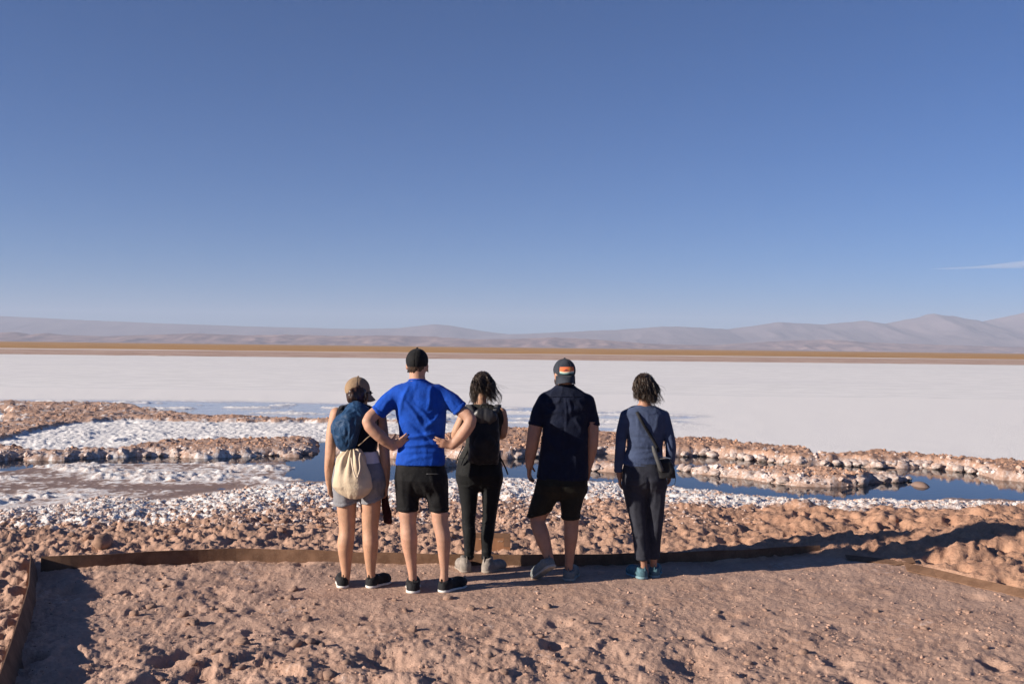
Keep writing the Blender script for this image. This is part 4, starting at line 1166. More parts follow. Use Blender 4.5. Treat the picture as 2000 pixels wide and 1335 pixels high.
def ballcap(P, mat, bmat, brim_yaw=0.0, rim=0.018, tilt=0.0, brim_drop=0.10, grow=0.010, panels=True, back_low=0.0, name='cap'):
    """crown with seams and button, and a curved brim; brim_yaw is relative to the face"""
    sc = P.hs
    v = Vol(P.hc - 0.2, P.hc + 0.2, 0.005)
    cc = P.hc + (P.hM[1] * -0.012 + P.hM[2] * 0.034) * sc
    v.ell(cc, ((0.078 + grow) * sc, (0.098 + grow) * sc, (0.088 + grow) * sc), 0, P.hM)
    nrm = -P.hM[2] * math.cos(tilt) + P.hM[1] * math.sin(tilt)
    v.cut(P.hc + P.hM[2] * rim * sc, nrm)
    V, Q = v.mesh(1)
    L = (V - cc) @ P.hM.T
    ang = np.arctan2(L[:, 0], L[:, 1])
    if panels:
        seam = np.abs(((ang + math.pi / 6) / (math.pi / 3)) % 1 - 0.5)
        V = V - vnormals(V, Q) * (0.0035 * np.exp(-(seam / 0.035) ** 2) - 0.0015 * vnoise3(V * 30, 7))[:, None]
    o = obj(name, mesh_np(name, V, Q), mat, P.root)
    V_, F_ = I2
    obj('button', mesh_np('button', V_ * np.array([0.009, 0.009, 0.006]) + cc + P.hM[2] * (0.090 + grow) * sc, F_), mat, o)
    # brim
    by = brim_yaw; f = P.hM[1] * math.cos(by) + P.hM[0] * math.sin(by); rt = P.hM[0] * math.cos(by) - P.hM[1] * math.sin(by); up = P.hM[2]
    rad_f = (0.098 + grow) if abs(math.cos(by)) > 0.7 else (0.078 + grow)
    a = np.linspace(-1.15, 1.15, 25); rr = np.linspace(0, 1, 7)
    V, F = [], []
    base = P.hc + (P.hM[1] * -0.012) * sc + up * (rim + 0.004) * sc
    for r_ in rr:
        for t_ in a:
            k = math.cos(t_ / 1.15 * math.pi / 2) ** 0.45
            ext = (rad_f - 0.006 + (0.072 if abs(by) < 1 else 0.06) * r_ * k) * sc
            wid = (0.078 + grow + 0.004 * r_) * sc
            q = base + f * (ext * math.cos(t_ * 0.92)) + rt * (wid * math.sin(t_)) + up * sc * (-brim_drop * r_ * 0.35 - 0.024 * math.sin(t_) ** 2 * r_ - back_low * r_)
            V.append(q)
    V = np.array(V); n = len(a)
    i = np.arange(len(V)).reshape(len(rr), n)
    F = np.stack([i[:-1, :-1], i[:-1, 1:], i[1:, 1:], i[1:, :-1]], -1).reshape(-1, 4)
    V2 = np.concatenate([V, V - up * 0.004]); m = len(V)
    edge = np.concatenate([i[-1], i[::-1, -1][1:], i[0, ::-1][1:], i[:, 0][1:]])
    S = np.stack([edge[:-1], edge[1:], edge[1:] + m, edge[:-1] + m], -1)
    obj('brim', mesh_np('brim', V2, np.concatenate([F, F[:, ::-1] + m, S])), bmat, o)
    return o, cc
# ------------------------------------------------------------------ the five people
SK_A = skin('skin_warm', (0.44, 0.25, 0.155))
SK_B = skin('skin_light', (0.43, 0.245, 0.165))
SK_C = skin('skin_tan', (0.36, 0.19, 0.12))
HAIR_D = hairmat('dark_brown_hair', (0.012, 0.008, 0.005), (0.060, 0.037, 0.023))
HAIR_B = hairmat('brown_hair', (0.02, 0.012, 0.008), (0.055, 0.032, 0.02))
WHITE_R = plain('white_rubber', (0.62, 0.60, 0.56), 0.6, var=0.12, scale=40)
BLACK_SH = cloth('black_shoe_fabric', (0.016, 0.016, 0.018), 0.3, 0.75)
BLK = plain('black_plastic', (0.012, 0.012, 0.013), 0.45)
BLKN = cloth('black_nylon', (0.012, 0.012, 0.014), 0.3, 0.6, sheen=0.1)

def leg(P, v, pts, rad, k=0.02, fl=1.08): v.tube([P.p(*q) for q in pts], [P.m(r) for r in rad], k, fl)

# ============ man in the blue shirt, hands on hips
P = P2 = Person(7.47, 822, 'man in bright blue t-shirt, black shorts and black cap, hands on his hips')
SH = [(742, 803, 829, .062, -.005), (748, 789, 844, .082, 0), (757, 771, 862, .100, 0), (770, 766, 869, .118, 0), (790, 770, 871, .124, 0), (815, 777, 872, .122, 0), (850, 780, 869, .112, .005), (880, 777, 868, .112, 0), (896, 774, 870, .122, -.008), (906, 774, 868, .124, -.010)]
v = P.vol(715, 925, 736, 912, 0.0065, -0.22, 0.22)
v.loft(P.rows(SH, 0.0), 0.015)
v.tube([P.p(782, 767), P.p(757, 786, -.03), P.p(736, 808, -.075)], [P.m(17.5), P.m(17), P.m(15)], 0.025)
v.tube([P.p(855, 767), P.p(882, 784, -.02), P.p(903, 803, -.05)], [P.m(17.5), P.m(17), P.m(15)], 0.025)
v.cut(P.p(739, 804), P.p(739, 804) - P.p(757, 784), P.p(700, 830) - [0, .3, 0], P.p(764, 770) + [0, .3, 0])
v.cut(P.p(900, 799), P.p(900, 799) - P.p(880, 780), P.p(876, 830) - [0, .3, 0], P.p(940, 770) + [0, .3, 0])
v.cut(P.p(820, 905), (0, 0.35, -1)); v.cut(P.p(816, 741), (0, 0.5, 1))
BLUE = cloth('blue_jersey', (0.006, 0.055, 0.34), 0.18, 0.8, scale=9, bump=0.35)
FO = [(800, 752, 780, 812, 4, .009), (790, 775, 838, 842, 4, .010), (783, 800, 850, 868, 4, -.010), (808, 782, 850, 826, 3.5, .008), (845, 752, 838, 800, 4, .009), (856, 762, 862, 810, 4, -.009), (866, 800, 830, 838, 4, .008), (782, 850, 866, 846, 3.5, .009), (780, 858, 866, 855, 3, -.008), (782, 866, 866, 866, 3.5, .009), (778, 882, 866, 876, 4, .007), (790, 898, 850, 884, 4, .007), (768, 775, 748, 800, 4, .007), (872, 775, 895, 796, 4, .007), (776, 800, 790, 846, 4, .008), (812, 756, 814, 800, 6, -.012), (826, 810, 830, 850, 6, -.010)]
sh_o = P.part('t_shirt', v, BLUE, 1, [f[:4] + (f[4], f[5] * (1.25 if f[5] > 0 else 0.8)) for f in FO], 0.0045, (7, 7, 5))
pts = [P.p(815, 741) + np.array([0.058 * math.sin(a), -0.005 - 0.062 * math.cos(a), -0.007 + 0.008 * math.cos(a)]) for a in np.linspace(-3.14, 3.14, 30)]
V_, F_ = tube_mesh(pts, np.full(30, 0.009), 6); obj('collar', mesh_np('collar', V_, F_), BLUE, sh_o)
v = P.vol(760, 885, 890, 1006, 0.0065, -0.25, 0.25)
v.loft(P.rows([(898, 776, 866, .110), (915, 773, 868, .122, -.01), (935, 774, 869, .13, -.015), (950, 776, 870, .118, -.005), (962, 782, 866, .085, .0), (970, 790, 858, .05, .01)]), 0.015)
v.tube([P.p(796, 935), P.p(796, 970), P.p(796, 1004)], [P.m(23), P.m(22.5), P.m(21)], 0.035, 1.12)
v.tube([P.p(850, 935), P.p(855, 970), P.p(858, 1004)], [P.m(23), P.m(21), P.m(19)], 0.035, 1.12)
v.cut(P.p(820, 996.5), (0, 0, -1))
BLKSH = cloth('black_shorts_fabric', (0.007, 0.007, 0.008), 0.25, 0.75)
so = P.part('shorts', v, BLKSH, 1, [(785, 915, 792, 985, 4, .006), (845, 920, 862, 985, 4, .006), (822, 930, 850, 985, 4, .006), (805, 935, 815, 985, 4, -.007)], 0.006)
V_, F_ = ribbon_mesh([P.p(x, 925, -0.135 + 0.0004 * abs(x - 845)) for x in np.linspace(833, 856, 8)], (0, 0, 1), 0.006, 0.003)
obj('back_pocket', mesh_np('back_pocket', V_, F_), plain('pocket_trim', (0.03, 0.03, 0.032), 0.6), so)
v = P.vol(700, 940, 668, 1140, 0.0072)
v.loft(P.rows(SH, -0.014) + [P.row(950, 780, 868, .11)], 0.02)
P.arm(v, [P.p(768, 768), P.p(745, 796, -0.05), P.p(719, 823, -0.13), P.p(742, 851, -0.12), P.p(768, 872, -0.08)], [P.m(14.5), P.m(12.3), P.m(11.2), P.m(11.3), P.m(7.5)], 0.02)
P.arm(v, [P.p(868, 768), P.p(892, 795, -0.03), P.p(919, 819, -0.08), P.p(903, 848, -0.08), P.p(884, 869, -0.06)], [P.m(14.5), P.m(12.3), P.m(11.2), P.m(11.3), P.m(7.5)], 0.02)
leg(P, v, [(797, 930, 0), (797, 990, 0), (797, 1022, -.01), (799, 1050, -.02), (802, 1085, -.005), (806, 1122, 0), (806, 1140, .01)], [23, 19.5, 15.5, 16.5, 12, 8.2, 9])
leg(P, v, [(851, 930, 0), (858, 990, 0), (860, 1022, -.01), (866, 1050, -.02), (867, 1085, -.005), (868, 1115, 0), (867, 1132, .01)], [23, 18.5, 15, 14.5, 11, 7.8, 9])
P.dress(v, 1)
P.head(v, P.p(815, 713, 0.02), 0.05, 0.0, 0.98)
v.tube([P.p(815, 715, -0.01), P.p(815, 740, -0.012), P.p(815, 760, 0)], [P.m(14.5), P.m(15), P.m(20)], 0.03)
P.hand(v, P.p(766, 872, -0.07), (0.74, -0.22, 0.40), (0.2, -0.5, 0.9), (0.4, 0.9, 0), 0.25, 0.3)
P.hand(v, P.p(886, 869, -0.06), (-0.80, -0.22, 0.14), (-0.1, -0.4, 0.9), (-0.4, 0.9, 0), 0.25, 0.3)
P.part('body', v, SK_B, 2)
P.eyes(M_eye)
short_hair(P, HAIR_B, -0.075, 0.015)
ballcap(P, cloth('black_cap', (0.010, 0.010, 0.011), 0.2, 0.8), BLK, 0.0, -0.004, 0.10, 0.10, 0.008)
hz = float(P.p(807, 1157)[2])
P.shoe(P.p(807, 1158, -0.065) * [1, 1, 0] + [0, 0, 0.0], -0.12, 0, 0.285, 0.115, (BLACK_SH, WHITE_R))
P.shoe(P.p(861, 1150, -0.03) * [1, 1, 0], 0.62, 0, 0.285, 0.105, (BLACK_SH, WHITE_R))

# ============ woman with the tan cap
P = P1 = Person(7.58, 700, 'woman in grey shorts and tan cap, hair tied through it, arms hanging')
TOP = [(788, 684, 712, .05, 0), (795, 668, 728, .07, 0), (806, 654, 744, .085, 0), (825, 657, 742, .098, 0), (850, 663, 738, .10, 0), (880, 668, 734, .09, .0), (905, 660, 742, .10, -.005)]
v = P.vol(640, 760, 782, 900, 0.0065, -0.2, 0.2)
v.loft(P.rows(TOP, 0.002), 0.01)
v.cut(P.p(700, 887), (0, 0, -1)); v.cut(P.p(700, 789), (0, 0.3, 1))
v.cut(P.p(661, 800), (-1, 0, 0.25), P.p(630, 840) - [0, .3, 0], P.p(672, 770) + [0, .3, 0]); v.cut(P.p(738, 800), (1, 0, 0.25), P.p(728, 840) - [0, .3, 0], P.p(770, 770) + [0, .3, 0])
P.part('tank_top', v, cloth('dark_navy_top', (0.006, 0.010, 0.020), 0.2), 1, None, 0.006)
v = P.vol(640, 765, 878, 925, 0.0065, -0.2, 0.2)
v.loft(P.rows([(880, 666, 736, .094), (905, 658, 744, .106, -.005), (918, 656, 748, .112, -.01)], 0.004), 0.01)
v.cut(P.p(700, 915), (0, 0, -1))
P.part('white_shirt', v, cloth('white_cotton', (0.62, 0.60, 0.62), 0.08), 1, None, 0.006)
v = P.vol(636, 768, 898, 990, 0.0065, -0.26, 0.25)
v.loft(P.rows([(902, 657, 745, .106, -.005), (915, 654, 749, .118, -.012), (935, 651, 753, .128, -.02), (950, 652, 753, .12, -.01), (962, 660, 744, .085, 0), (970, 672, 730, .05, .01)], 0.004), 0.012)
v.tube([P.p(676, 945, -.01), P.p(675, 965, -.005), P.p(675, 990, 0)], [P.m(23), P.m(23.5), P.m(24)], 0.03, 1.12)
v.tube([P.p(725, 945, -.01), P.p(726, 965, -.005), P.p(727, 990, 0)], [P.m(23), P.m(23.5), P.m(23)], 0.03, 1.12)
v.cut(P.p(675, 980), (0.12, 0.2, -1), None, P.p(701, 890) + [0, .4, 0]); v.cut(P.p(726, 975), (0.25, 0.2, -1), P.p(701, 1000) - [0, .4, 0], None)
GREY = cloth('grey_shorts_cotton', (0.20, 0.20, 0.215), 0.15, 0.9)
P.part('shorts', v, GREY, 1, [(662, 920, 664, 970, 4, .006), (676, 955, 694, 968, 3, .006), (735, 930, 742, 965, 4, .006), (701, 930, 701, 975, 3, -.012)], 0.006)
v = P.vol(620, 775, 730, 1145, 0.0074)
v.loft(P.rows(TOP, -0.012) + [P.row(930, 655, 748, .115, -.015), P.row(960, 655, 750, .118, -.015)], 0.02)
P.arm(v, [P.p(657, 808, 0), P.p(649, 845, -.01), P.p(645, 893, -.03), P.p(644, 920, -.015), P.p(643, 943, 0)], [P.m(11.5), P.m(10.5), P.m(9.5), P.m(9), P.m(5.6)], 0.018)
P.arm(v, [P.p(742, 810, 0), P.p(748, 850, -.01), P.p(751, 893, -.02), P.p(753, 925, 0), P.p(754, 948, .01)], [P.m(11), P.m(10), P.m(9.5), P.m(9), P.m(6)], 0.018)
leg(P, v, [(678, 955, -.01), (677, 990, -.005), (678, 1034, -.01), (675, 1060, -.025), (675, 1090, -.01), (676, 1122, 0), (672, 1140, .01)], [22, 19, 15.5, 16, 12.5, 8.3, 9.5])
leg(P, v, [(724, 955, -.01), (724, 990, -.005), (723, 1034, -.01), (724, 1060, -.025), (724, 1090, -.01), (725, 1122, 0), (729, 1140, .01)], [22, 19.5, 15.5, 15.5, 12, 8.0, 9.5])
P.dress(v, 0)
P.head(v, P.p(700, 767, 0.03), 0.85, -0.05, 0.92)
v.tube([P.p(698, 775, 0), P.p(698, 792, -0.01), P.p(699, 805, 0)], [P.m(12), P.m(11.5), P.m(15)], 0.03)
P.hand(v, P.p(643, 942, 0), (0.05, 0.25, -1), (0.2, 1, 0.2), (1, 0, 0), 0.5, 0.1, sc=0.85)
P.hand(v, P.p(754, 946, .01), (0.0, 0.2, -1), (-0.2, 1, 0.2), (-1, 0, 0), 0.95, 0.0, sc=0.85)
P.part('body', v, SK_A, 2)
P.eyes(M_eye)
HAIR_R = hairmat('auburn_dark_hair', (0.012, 0.006, 0.004), (0.045, 0.02, 0.012))
v = Vol(P.hc - 0.18, P.hc + 0.18, 0.0055)
v.ell(P.p(697, 768, 0.0), (P.m(20), P.m(21), P.m(22)), 0)
v.tube([P.p(687, 766, -0.075), P.p(689, 776, -0.085), P.p(693, 786, -0.06)], [P.m(6), P.m(8), P.m(4)], 0.02)
v.ell(P.p(697, 779, -0.005), (P.m(18), P.m(17), P.m(11)), 0.02)
v.cut(P.hc + P.hM[1] * 0.035, P.hM[1])
V_, Q_ = v.mesh(1); V_ = V_ + vnormals(V_, Q_) * (0.004 * vnoise3(V_ * np.array([60, 60, 30]), 6))[:, None]
ho = obj('hair', mesh_np('hair', V_, Q_), HAIR_R, P.root)
TANC = cloth('tan_cap_canvas', (0.27, 0.185, 0.115), 0.15, 0.85)
ballcap(P, TANC, TANC, 0.0, 0.004, 0.12, 0.16, 0.012)
# sunglasses temple
V_, F_ = tube_mesh([P.hc + (P.hM[0] * 0.079 + P.hM[1] * y + P.hM[2] * 0.006) * 0.92 for y in (0.0, 0.03, 0.06, 0.09)], np.full(4, 0.003), 5)
go = obj('sunglasses', mesh_np('sunglasses', V_, F_), BLK, P.root)
for e in (-1, 1):
    V_, F_ = I2
    obj('lens', mesh_np('lens', (V_ * np.array([0.024, 0.006, 0.02])) @ P.hM + P.hc + (P.hM[0] * 0.034 * e + P.hM[1] * 0.092 + P.hM[2] * 0.004) * 0.92, F_), BLK, go)
P.shoe(P.p(670, 1152, -0.05) * [1, 1, 0], -0.25, 0, 0.25, 0.10, (BLACK_SH, WHITE_R))
P.shoe(P.p(719, 1156, -0.035) * [1, 1, 0], 0.55, 0, 0.25, 0.10, (BLACK_SH, WHITE_R))

# her blue daypack
def bag_root(name, P, px, py, dy, label, cat):
    q = P.p(px, py, dy) + P.b
    o = empty(name, q); tag(o, label, cat)
    return o, q - P.b
def bag_part(name, P, o, off, V, Q, mat, parent=None):
    return obj(name, mesh_np(name, V - off, Q), mat, parent or o)
bo, off = bag_root('blue_daypack', P, 690, 882, -0.15, 'crumpled blue daypack hung high on the back of the woman in grey shorts', 'backpack')
v = P.vol(636, 750, 778, 895, 0.0065, -0.36, 0.02)
v.tube([P.p(694, 800, -0.10), P.p(684, 832, -0.14), P.p(674, 862, -0.13)], [P.m(15), P.m(26), P.m(20)], 0.02, 1.0)
v.ell(P.p(699, 812, -0.10), (P.m(23), 0.075, P.m(24)), 0.02)
v.ell(P.p(668, 836, -0.13), (P.m(21), 0.08, P.m(28)), 0.03)
v.ell(P.p(702, 838, -0.12), (P.m(16), 0.075, P.m(32)), 0.03)
v.cut(P.p(722, 820), (1, -0.2, -0.35)); v.cut(P.p(648, 840), (-1, -0.1, 0.05)); v.cut(P.p(660, 806), (-0.8, -0.1, 0.7))
V, Q = v.mesh(1); N = vnormals(V, Q)
n1 = vnoise3(V * np.array([14, 14, 9]) + 4, 3); n2 = vnoise3(V * np.array([26, 26, 14]) + n1[:, None], 8)
V = V + N * (0.014 * n1 + 0.012 * (0.5 - np.abs(n2)))[:, None]
BLUEP = cloth('blue_nylon', (0.014, 0.046, 0.108), 0.2, 0.5, scale=10, bump=0.5)
bag_part('pack', P, bo, off, V, Q, BLUEP)
for xs_ in (((664, 800), (668, 793), (676, 795)), ((728, 800), (731, 794), (733, 806))):
    pts = spline([P.p(xs_[0][0], xs_[0][1], -.10), P.p(xs_[1][0], xs_[1][1], -.03), P.p(xs_[2][0], xs_[2][1], .06), P.p(xs_[2][0] + 2, xs_[2][1] + 40, .12)], 16)
    V_, F_ = ribbon_mesh(pts, (1, 0, 0), 0.035, 0.006); bag_part('strap', P, bo, off, V_, F_, BLKN)
# cream drawstring bag
bo, off = bag_root('drawstring_bag', P, 697, 957, -0.16, 'cream canvas drawstring bag hanging over the grey shorts', 'bag')
v = P.vol(648, 748, 855, 970, 0.006, -0.36, 0.0)
v.loft([(P.p(0, y)[2], P.p(x, y)[0], d, P.m(a), b) for y, x, a, b, d in ((866, 694, 15, .04, -.15), (880, 694, 26, .06, -.16), (900, 694, 31, .075, -.17), (920, 695, 36, .085, -.18), (936, 696, 38, .085, -.18), (948, 698, 28, .07, -.175), (957, 700, 13, .045, -.17))], 0.01, 2.1)
V, Q = v.mesh(2); N = vnormals(V, Q)
ang = np.arctan2(V[:, 0] - P.p(694, 900)[0], -(V[:, 1] + 0.16))
zf = sm(V[:, 2], P.p(0, 935)[2], P.p(0, 880)[2])
V = V + N * (0.009 * np.sin(ang * 9 + 3 * V[:, 2]) * (0.2 + zf) + 0.008 * vnoise3(V * np.array([18, 18, 9]), 4))[:, None]
CREAM = cloth('cream_canvas', (0.52, 0.42, 0.30), 0.10, 0.9, scale=8, bump=0.4)
co = bag_part('pouch', P, bo, off, V, Q, CREAM)
pts = spline([P.p(686, 893, -.255), P.p(688, 908, -.275), P.p(692, 925, -.285), P.p(697, 932, -.285), P.p(703, 915, -.28), P.p(702, 895, -.26), P.p(704, 884, -.25)], 40)
V_, F_ = tube_mesh(pts, np.full(40, 0.0055), 7); bag_part('cord', P, bo, off, V_, F_, plain('cord_cotton', (0.6, 0.5, 0.38), 0.9))
pts = spline([P.p(700, 870, -.19), P.p(716, 856, -.195), P.p(727, 846, -.18), P.p(735, 832, -.15), P.p(736, 806, -.08), P.p(734, 798, 0)], 24)
V_, F_ = tube_mesh(pts, np.full(24, 0.004), 6); bag_part('cord', P, bo, off, V_, F_, plain('cord_tan', (0.3, 0.22, 0.14), 0.9))
# rolled maroon jacket in her right hand
jo, off = bag_root('rolled_jacket', P, 757, 1022, 0.04, 'dark maroon jacket hanging from the right hand beside grey shorts', 'jacket')
v = P.vol(735, 778, 950, 1030, 0.0055, -0.1, 0.16)
v.tube([P.p(752, 958, .045), P.p(752, 985, .035), P.p(756, 1005, .03), P.p(759, 1024, .03)], [P.m(6), P.m(8), P.m(8.5), P.m(9.5)], 0.01, 0.8)
v.cut(P.p(758, 1022), (0.1, 0, -1))
V, Q = v.mesh(1); N = vnormals(V, Q); V = V + N * (0.008 * vnoise3(V * np.array([30, 30, 8]), 5))[:, None]
bag_part('folded_cloth', P, jo, off, V, Q, cloth('maroon_knit', (0.035, 0.010, 0.010), 0.3))

# ============ woman in black with the backpack
P = P3 = Person(8.15, 938, 'woman all in black with long windblown dark hair and grey ankle boots')
TOP = [(789, 926, 956, .055, 0), (795, 912, 972, .075, 0), (804, 905, 984, .088, 0), (820, 908, 984, .095, 0), (845, 912, 976, .095, 0), (870, 910, 972, .088, 0), (893, 897, 978, .102, -.01)]
v = P.vol(885, 1000, 784, 912, 0.0065, -0.22, 0.22)
v.loft(P.rows(TOP, 0.003) + [P.row(905, 893, 980, .112, -.01)], 0.01)
v.cut(P.p(938, 790), (0, 0.3, 1))
v.cut(P.p(909, 800), (-1, 0, 0.3), P.p(870, 835) - [0, .3, 0], P.p(918, 770) + [0, .3, 0]); v.cut(P.p(979, 800), (1, 0, 0.3), P.p(970, 835) - [0, .3, 0], P.p(1010, 770) + [0, .3, 0])
v.cut(P.p(938, 900), (0, 0, -1))
P.part('tank_top', v, cloth('charcoal_top', (0.022, 0.022, 0.021), 0.25), 1, [(905, 850, 930, 885, 4, .007), (903, 862, 920, 890, 4, -.007)], 0.007)
v = P.vol(880, 995, 888, 1098, 0.0065, -0.24, 0.22)
v.loft(P.rows([(892, 898, 976, .104, -.01), (905, 894, 979, .115, -.015), (925, 891, 981, .124, -.02), (940, 895, 979, .112, -.01), (952, 905, 970, .075, 0), (958, 915, 960, .045, .01)], 0.003), 0.012)
v.tube([P.p(*q) for q in ((914, 935, -.01), (915, 965, -.005), (916, 990, 0), (915, 1020, 0), (917, 1042, -.015), (917, 1065, 0), (916, 1092, 0))], [P.m(r) for r in (21, 18, 15.5, 13, 12.6, 10.3, 8.5)], 0.028, 1.12)
v.tube([P.p(*q) for q in ((961, 935, -.01), (959, 965, -.005), (957, 990, 0), (954, 1020, 0), (952, 1042, -.015), (951, 1065, 0), (950, 1092, 0))], [P.m(r) for r in (20.5, 17.5, 15, 13, 12.6, 10.5, 9)], 0.028, 1.12)
v.cut(P.p(938, 1090), (0, 0, -1))
LEG = cloth('black_leggings', (0.008, 0.009, 0.010), 0.2, 0.7)
P.part('leggings', v, LEG, 1, [(900, 948, 930, 942, 2.5, .005), (948, 940, 978, 948, 2.5, .005), (905, 1018, 928, 1024, 2.5, .005), (942, 1020, 966, 1016, 2.5, .005), (938, 900, 938, 945, 2.5, -.010), (906, 1072, 926, 1076, 2.5, .005), (942, 1078, 960, 1074, 2.5, .005)], 0.004)
v = P.vol(870, 1005, 712, 1100, 0.0074)
v.loft(P.rows(TOP, -0.010) + [P.row(920, 893, 979, .11, -.015), P.row(945, 897, 979, .11, -.015)], 0.02)
P.arm(v, [P.p(910, 806, 0), P.p(900, 825, .0), P.p(890, 850, .02), P.p(905, 852, .14), P.p(930, 842, .22)], [P.m(10), P.m(9), P.m(8), P.m(7.5), P.m(5)], 0.018)
P.arm(v, [P.p(979, 806, 0), P.p(983, 825, .0), P.p(981, 849, .015), P.p(970, 848, .14), P.p(950, 840, .21)], [P.m(9.5), P.m(8.5), P.m(7.5), P.m(7), P.m(5)], 0.018)
leg(P, v, [(916, 940, 0), (916, 985, 0), (916, 1020, 0), (917, 1040, -.015), (917, 1065, 0), (917, 1090, 0)], [18, 14, 12, 11.5, 9, 7])
leg(P, v, [(960, 940, 0), (957, 985, 0), (953, 1020, 0), (951, 1040, -.015), (951, 1065, 0), (950, 1090, 0)], [18, 14, 12, 11.5, 9, 7])
P.dress(v, 0)
P.head(v, P.p(943, 753, 0.03), 0.25, -0.05, 0.92)
v.tube([P.p(941, 765, 0), P.p(939, 783, -0.015), P.p(939, 800, 0)], [P.m(11), P.m(11), P.m(15)], 0.03)
P.hand(v, P.p(930, 842, .22), (1, 0.3, 0.2), (0, -0.2, 1), (0, 1, 0), 0.6, 0, sc=0.85)
P.hand(v, P.p(950, 840, .21), (-1, 0.3, 0.2), (0, -0.2, 1), (0, 1, 0), 0.6, 0, sc=0.85)
P.part('body', v, SK_A, 2)
P.eyes(M_eye)
long_hair(P, HAIR_D, [(925, 786, -.02, 1.0, 3), (961, 784, -.05, 2.2, 6), (955, 770, -.08, 2.0, 6), (970, 768, -.04, 0.9, 5), (940, 764, -.10, 1.4, 6)], 980, seed=3, wave=0.013, loose=44, loose_dir=(0.055, -0.01, 0.01))
BOOT = plain('dusty_grey_boot', (0.23, 0.20, 0.175), 0.9, var=0.25, scale=25, bump=0.3)
SOLEB = plain('dusty_sole', (0.26, 0.22, 0.185), 0.9)
P.shoe(P.p(912, 1116, -0.05) * [1, 1, 0], -0.35, 0, 0.25, 0.105, (BOOT, SOLEB, BLKN), 0.035)
P.shoe(P.p(945, 1119, -0.05) * [1, 1, 0], 0.72, 0, 0.25, 0.105, (BOOT, SOLEB, BLKN), 0.035)
# black backpack
bo, off = bag_root('black_backpack', P, 943, 893, -0.12, 'black day backpack worn by the woman in black leggings', 'backpack')
v = P.vol(890, 1000, 782, 902, 0.006, -0.34, 0.0)
v.loft([(P.p(0, y)[2], P.p(x, y)[0], d, P.m(a), b) for y, x, a, b, d in ((790, 946, 22, .035, -.115), (800, 946, 27, .055, -.13), (830, 947, 29, .075, -.145), (860, 947, 30, .085, -.15), (880, 945, 30, .08, -.145), (892, 945, 26, .06, -.13))], 0.015, 2.6)
V, Q = v.mesh(2); N = vnormals(V, Q); V = V + N * (0.006 * vnoise3(V * np.array([16, 16, 10]), 4) + 0.004 * vnoise3(V * 40, 5))[:, None]
pk = bag_part('pack', P, bo, off, V, Q, BLKN)
v = P.vol(915, 985, 790, 835, 0.006, -0.36, -0.1)
v.ell(P.p(947, 814, -0.175), (P.m(23), 0.034, P.m(19)), 0)
V, Q = v.mesh(1); N = vnormals(V, Q); V = V + N * (0.009 * vnoise3(V * np.array([40, 20, 9]), 5))[:, None]
bag_part('top_pocket', P, bo, off, V, Q, plain('black_shiny_nylon', (0.014, 0.014, 0.016), 0.45, var=0.3))
v = P.vol(915, 985, 835, 895, 0.006, -0.36, -0.1)
v.ell(P.p(946, 866, -0.20), (P.m(22), 0.045, P.m(24)), 0)
V, Q = v.mesh(1); N = vnormals(V, Q); V = V + N * (0.004 * vnoise3(V * 20, 5))[:, None]
bag_part('front_pocket', P, bo, off, V, Q, BLKN)
STR = cloth('grey_strap', (0.045, 0.045, 0.048), 0.2, 0.7)
for xa, xb in ((925, 916), (967, 973)):
    pts = spline([P.p(xa, 806, -.15), P.p((xa + xb) / 2, 796, -.10), P.p(xb, 791, -.02), P.p(xb, 798, .07), P.p(xb - (xb - 944) * 0.1, 840, .12)], 20)
    V_, F_ = ribbon_mesh(pts, (1, 0.2, 0), 0.05, 0.012); bag_part('strap', P, bo, off, V_, F_, STR)
for pl in (([(972, 885, -.12), (981, 900, -.12), (988, 915, -.11), (992, 926, -.11)]), ([(905, 870, -.08), (898, 884, -.10), (893, 896, -.11), (891, 905, -.11)])):
    V_, F_ = ribbon_mesh(spline([P.p(*q) for q in pl], 12), (1, 0, 0.4), 0.012, 0.003); bag_part('webbing_end', P, bo, off, V_, F_, BLKN)
pts = spline([P.p(938, 799, -.135), P.p(940, 791, -.14), P.p(946, 789, -.14), P.p(952, 791, -.14), P.p(954, 799, -.135)], 14)
V_, F_ = tube_mesh(pts, np.full(14, 0.006), 6); bag_part('grab_handle', P, bo, off, V_, F_, BLKN)

# ============ man in the navy shirt, cap worn backwards
P = P4 = Person(7.9, 1098, 'man in dark navy short-sleeved shirt, backwards cap, one heel lifted off the ground')
SH = [(752, 1086, 1121, .066, 0), (758, 1080, 1126, .075, 0), (766, 1062, 1146, .100, 0), (778, 1058, 1154, .118, 0), (800, 1058, 1152, .128, 0), (830, 1060, 1149, .130, 0), (865, 1058, 1148, .128, -.005), (900, 1054, 1148, .130, -.010), (925, 1050, 1148, .132, -.012), (934, 1050, 1147, .132, -.012)]
v = P.vol(1020, 1182, 745, 940, 0.0065, -0.24, 0.22)
v.loft(P.rows(SH, 0.0), 0.012)
v.tube([P.p(1066, 784), P.p(1054, 808), P.p(1046, 836)], [P.m(17), P.m(16), P.m(15)], 0.02)
v.tube([P.p(1145, 784), P.p(1154, 808), P.p(1159, 836)], [P.m(16.5), P.m(14.5), P.m(13)], 0.02)
v.cut(P.p(1046, 829), (-0.12, 0, -1), P.p(1015, 850) - [0, .3, 0], P.p(1059, 815) + [0, .3, 0]); v.cut(P.p(1160, 831), (0.05, 0, -1), P.p(1150, 850) - [0, .3, 0], P.p(1185, 815) + [0, .3, 0])
v.cut(P.p(1100, 932), (0, 0.2, -1)); v.cut(P.p(1103, 752), (0, 0.4, 1))
NAVY = cloth('navy_shirt_cotton', (0.005, 0.008, 0.022), 0.2, 0.75, bump=0.4)
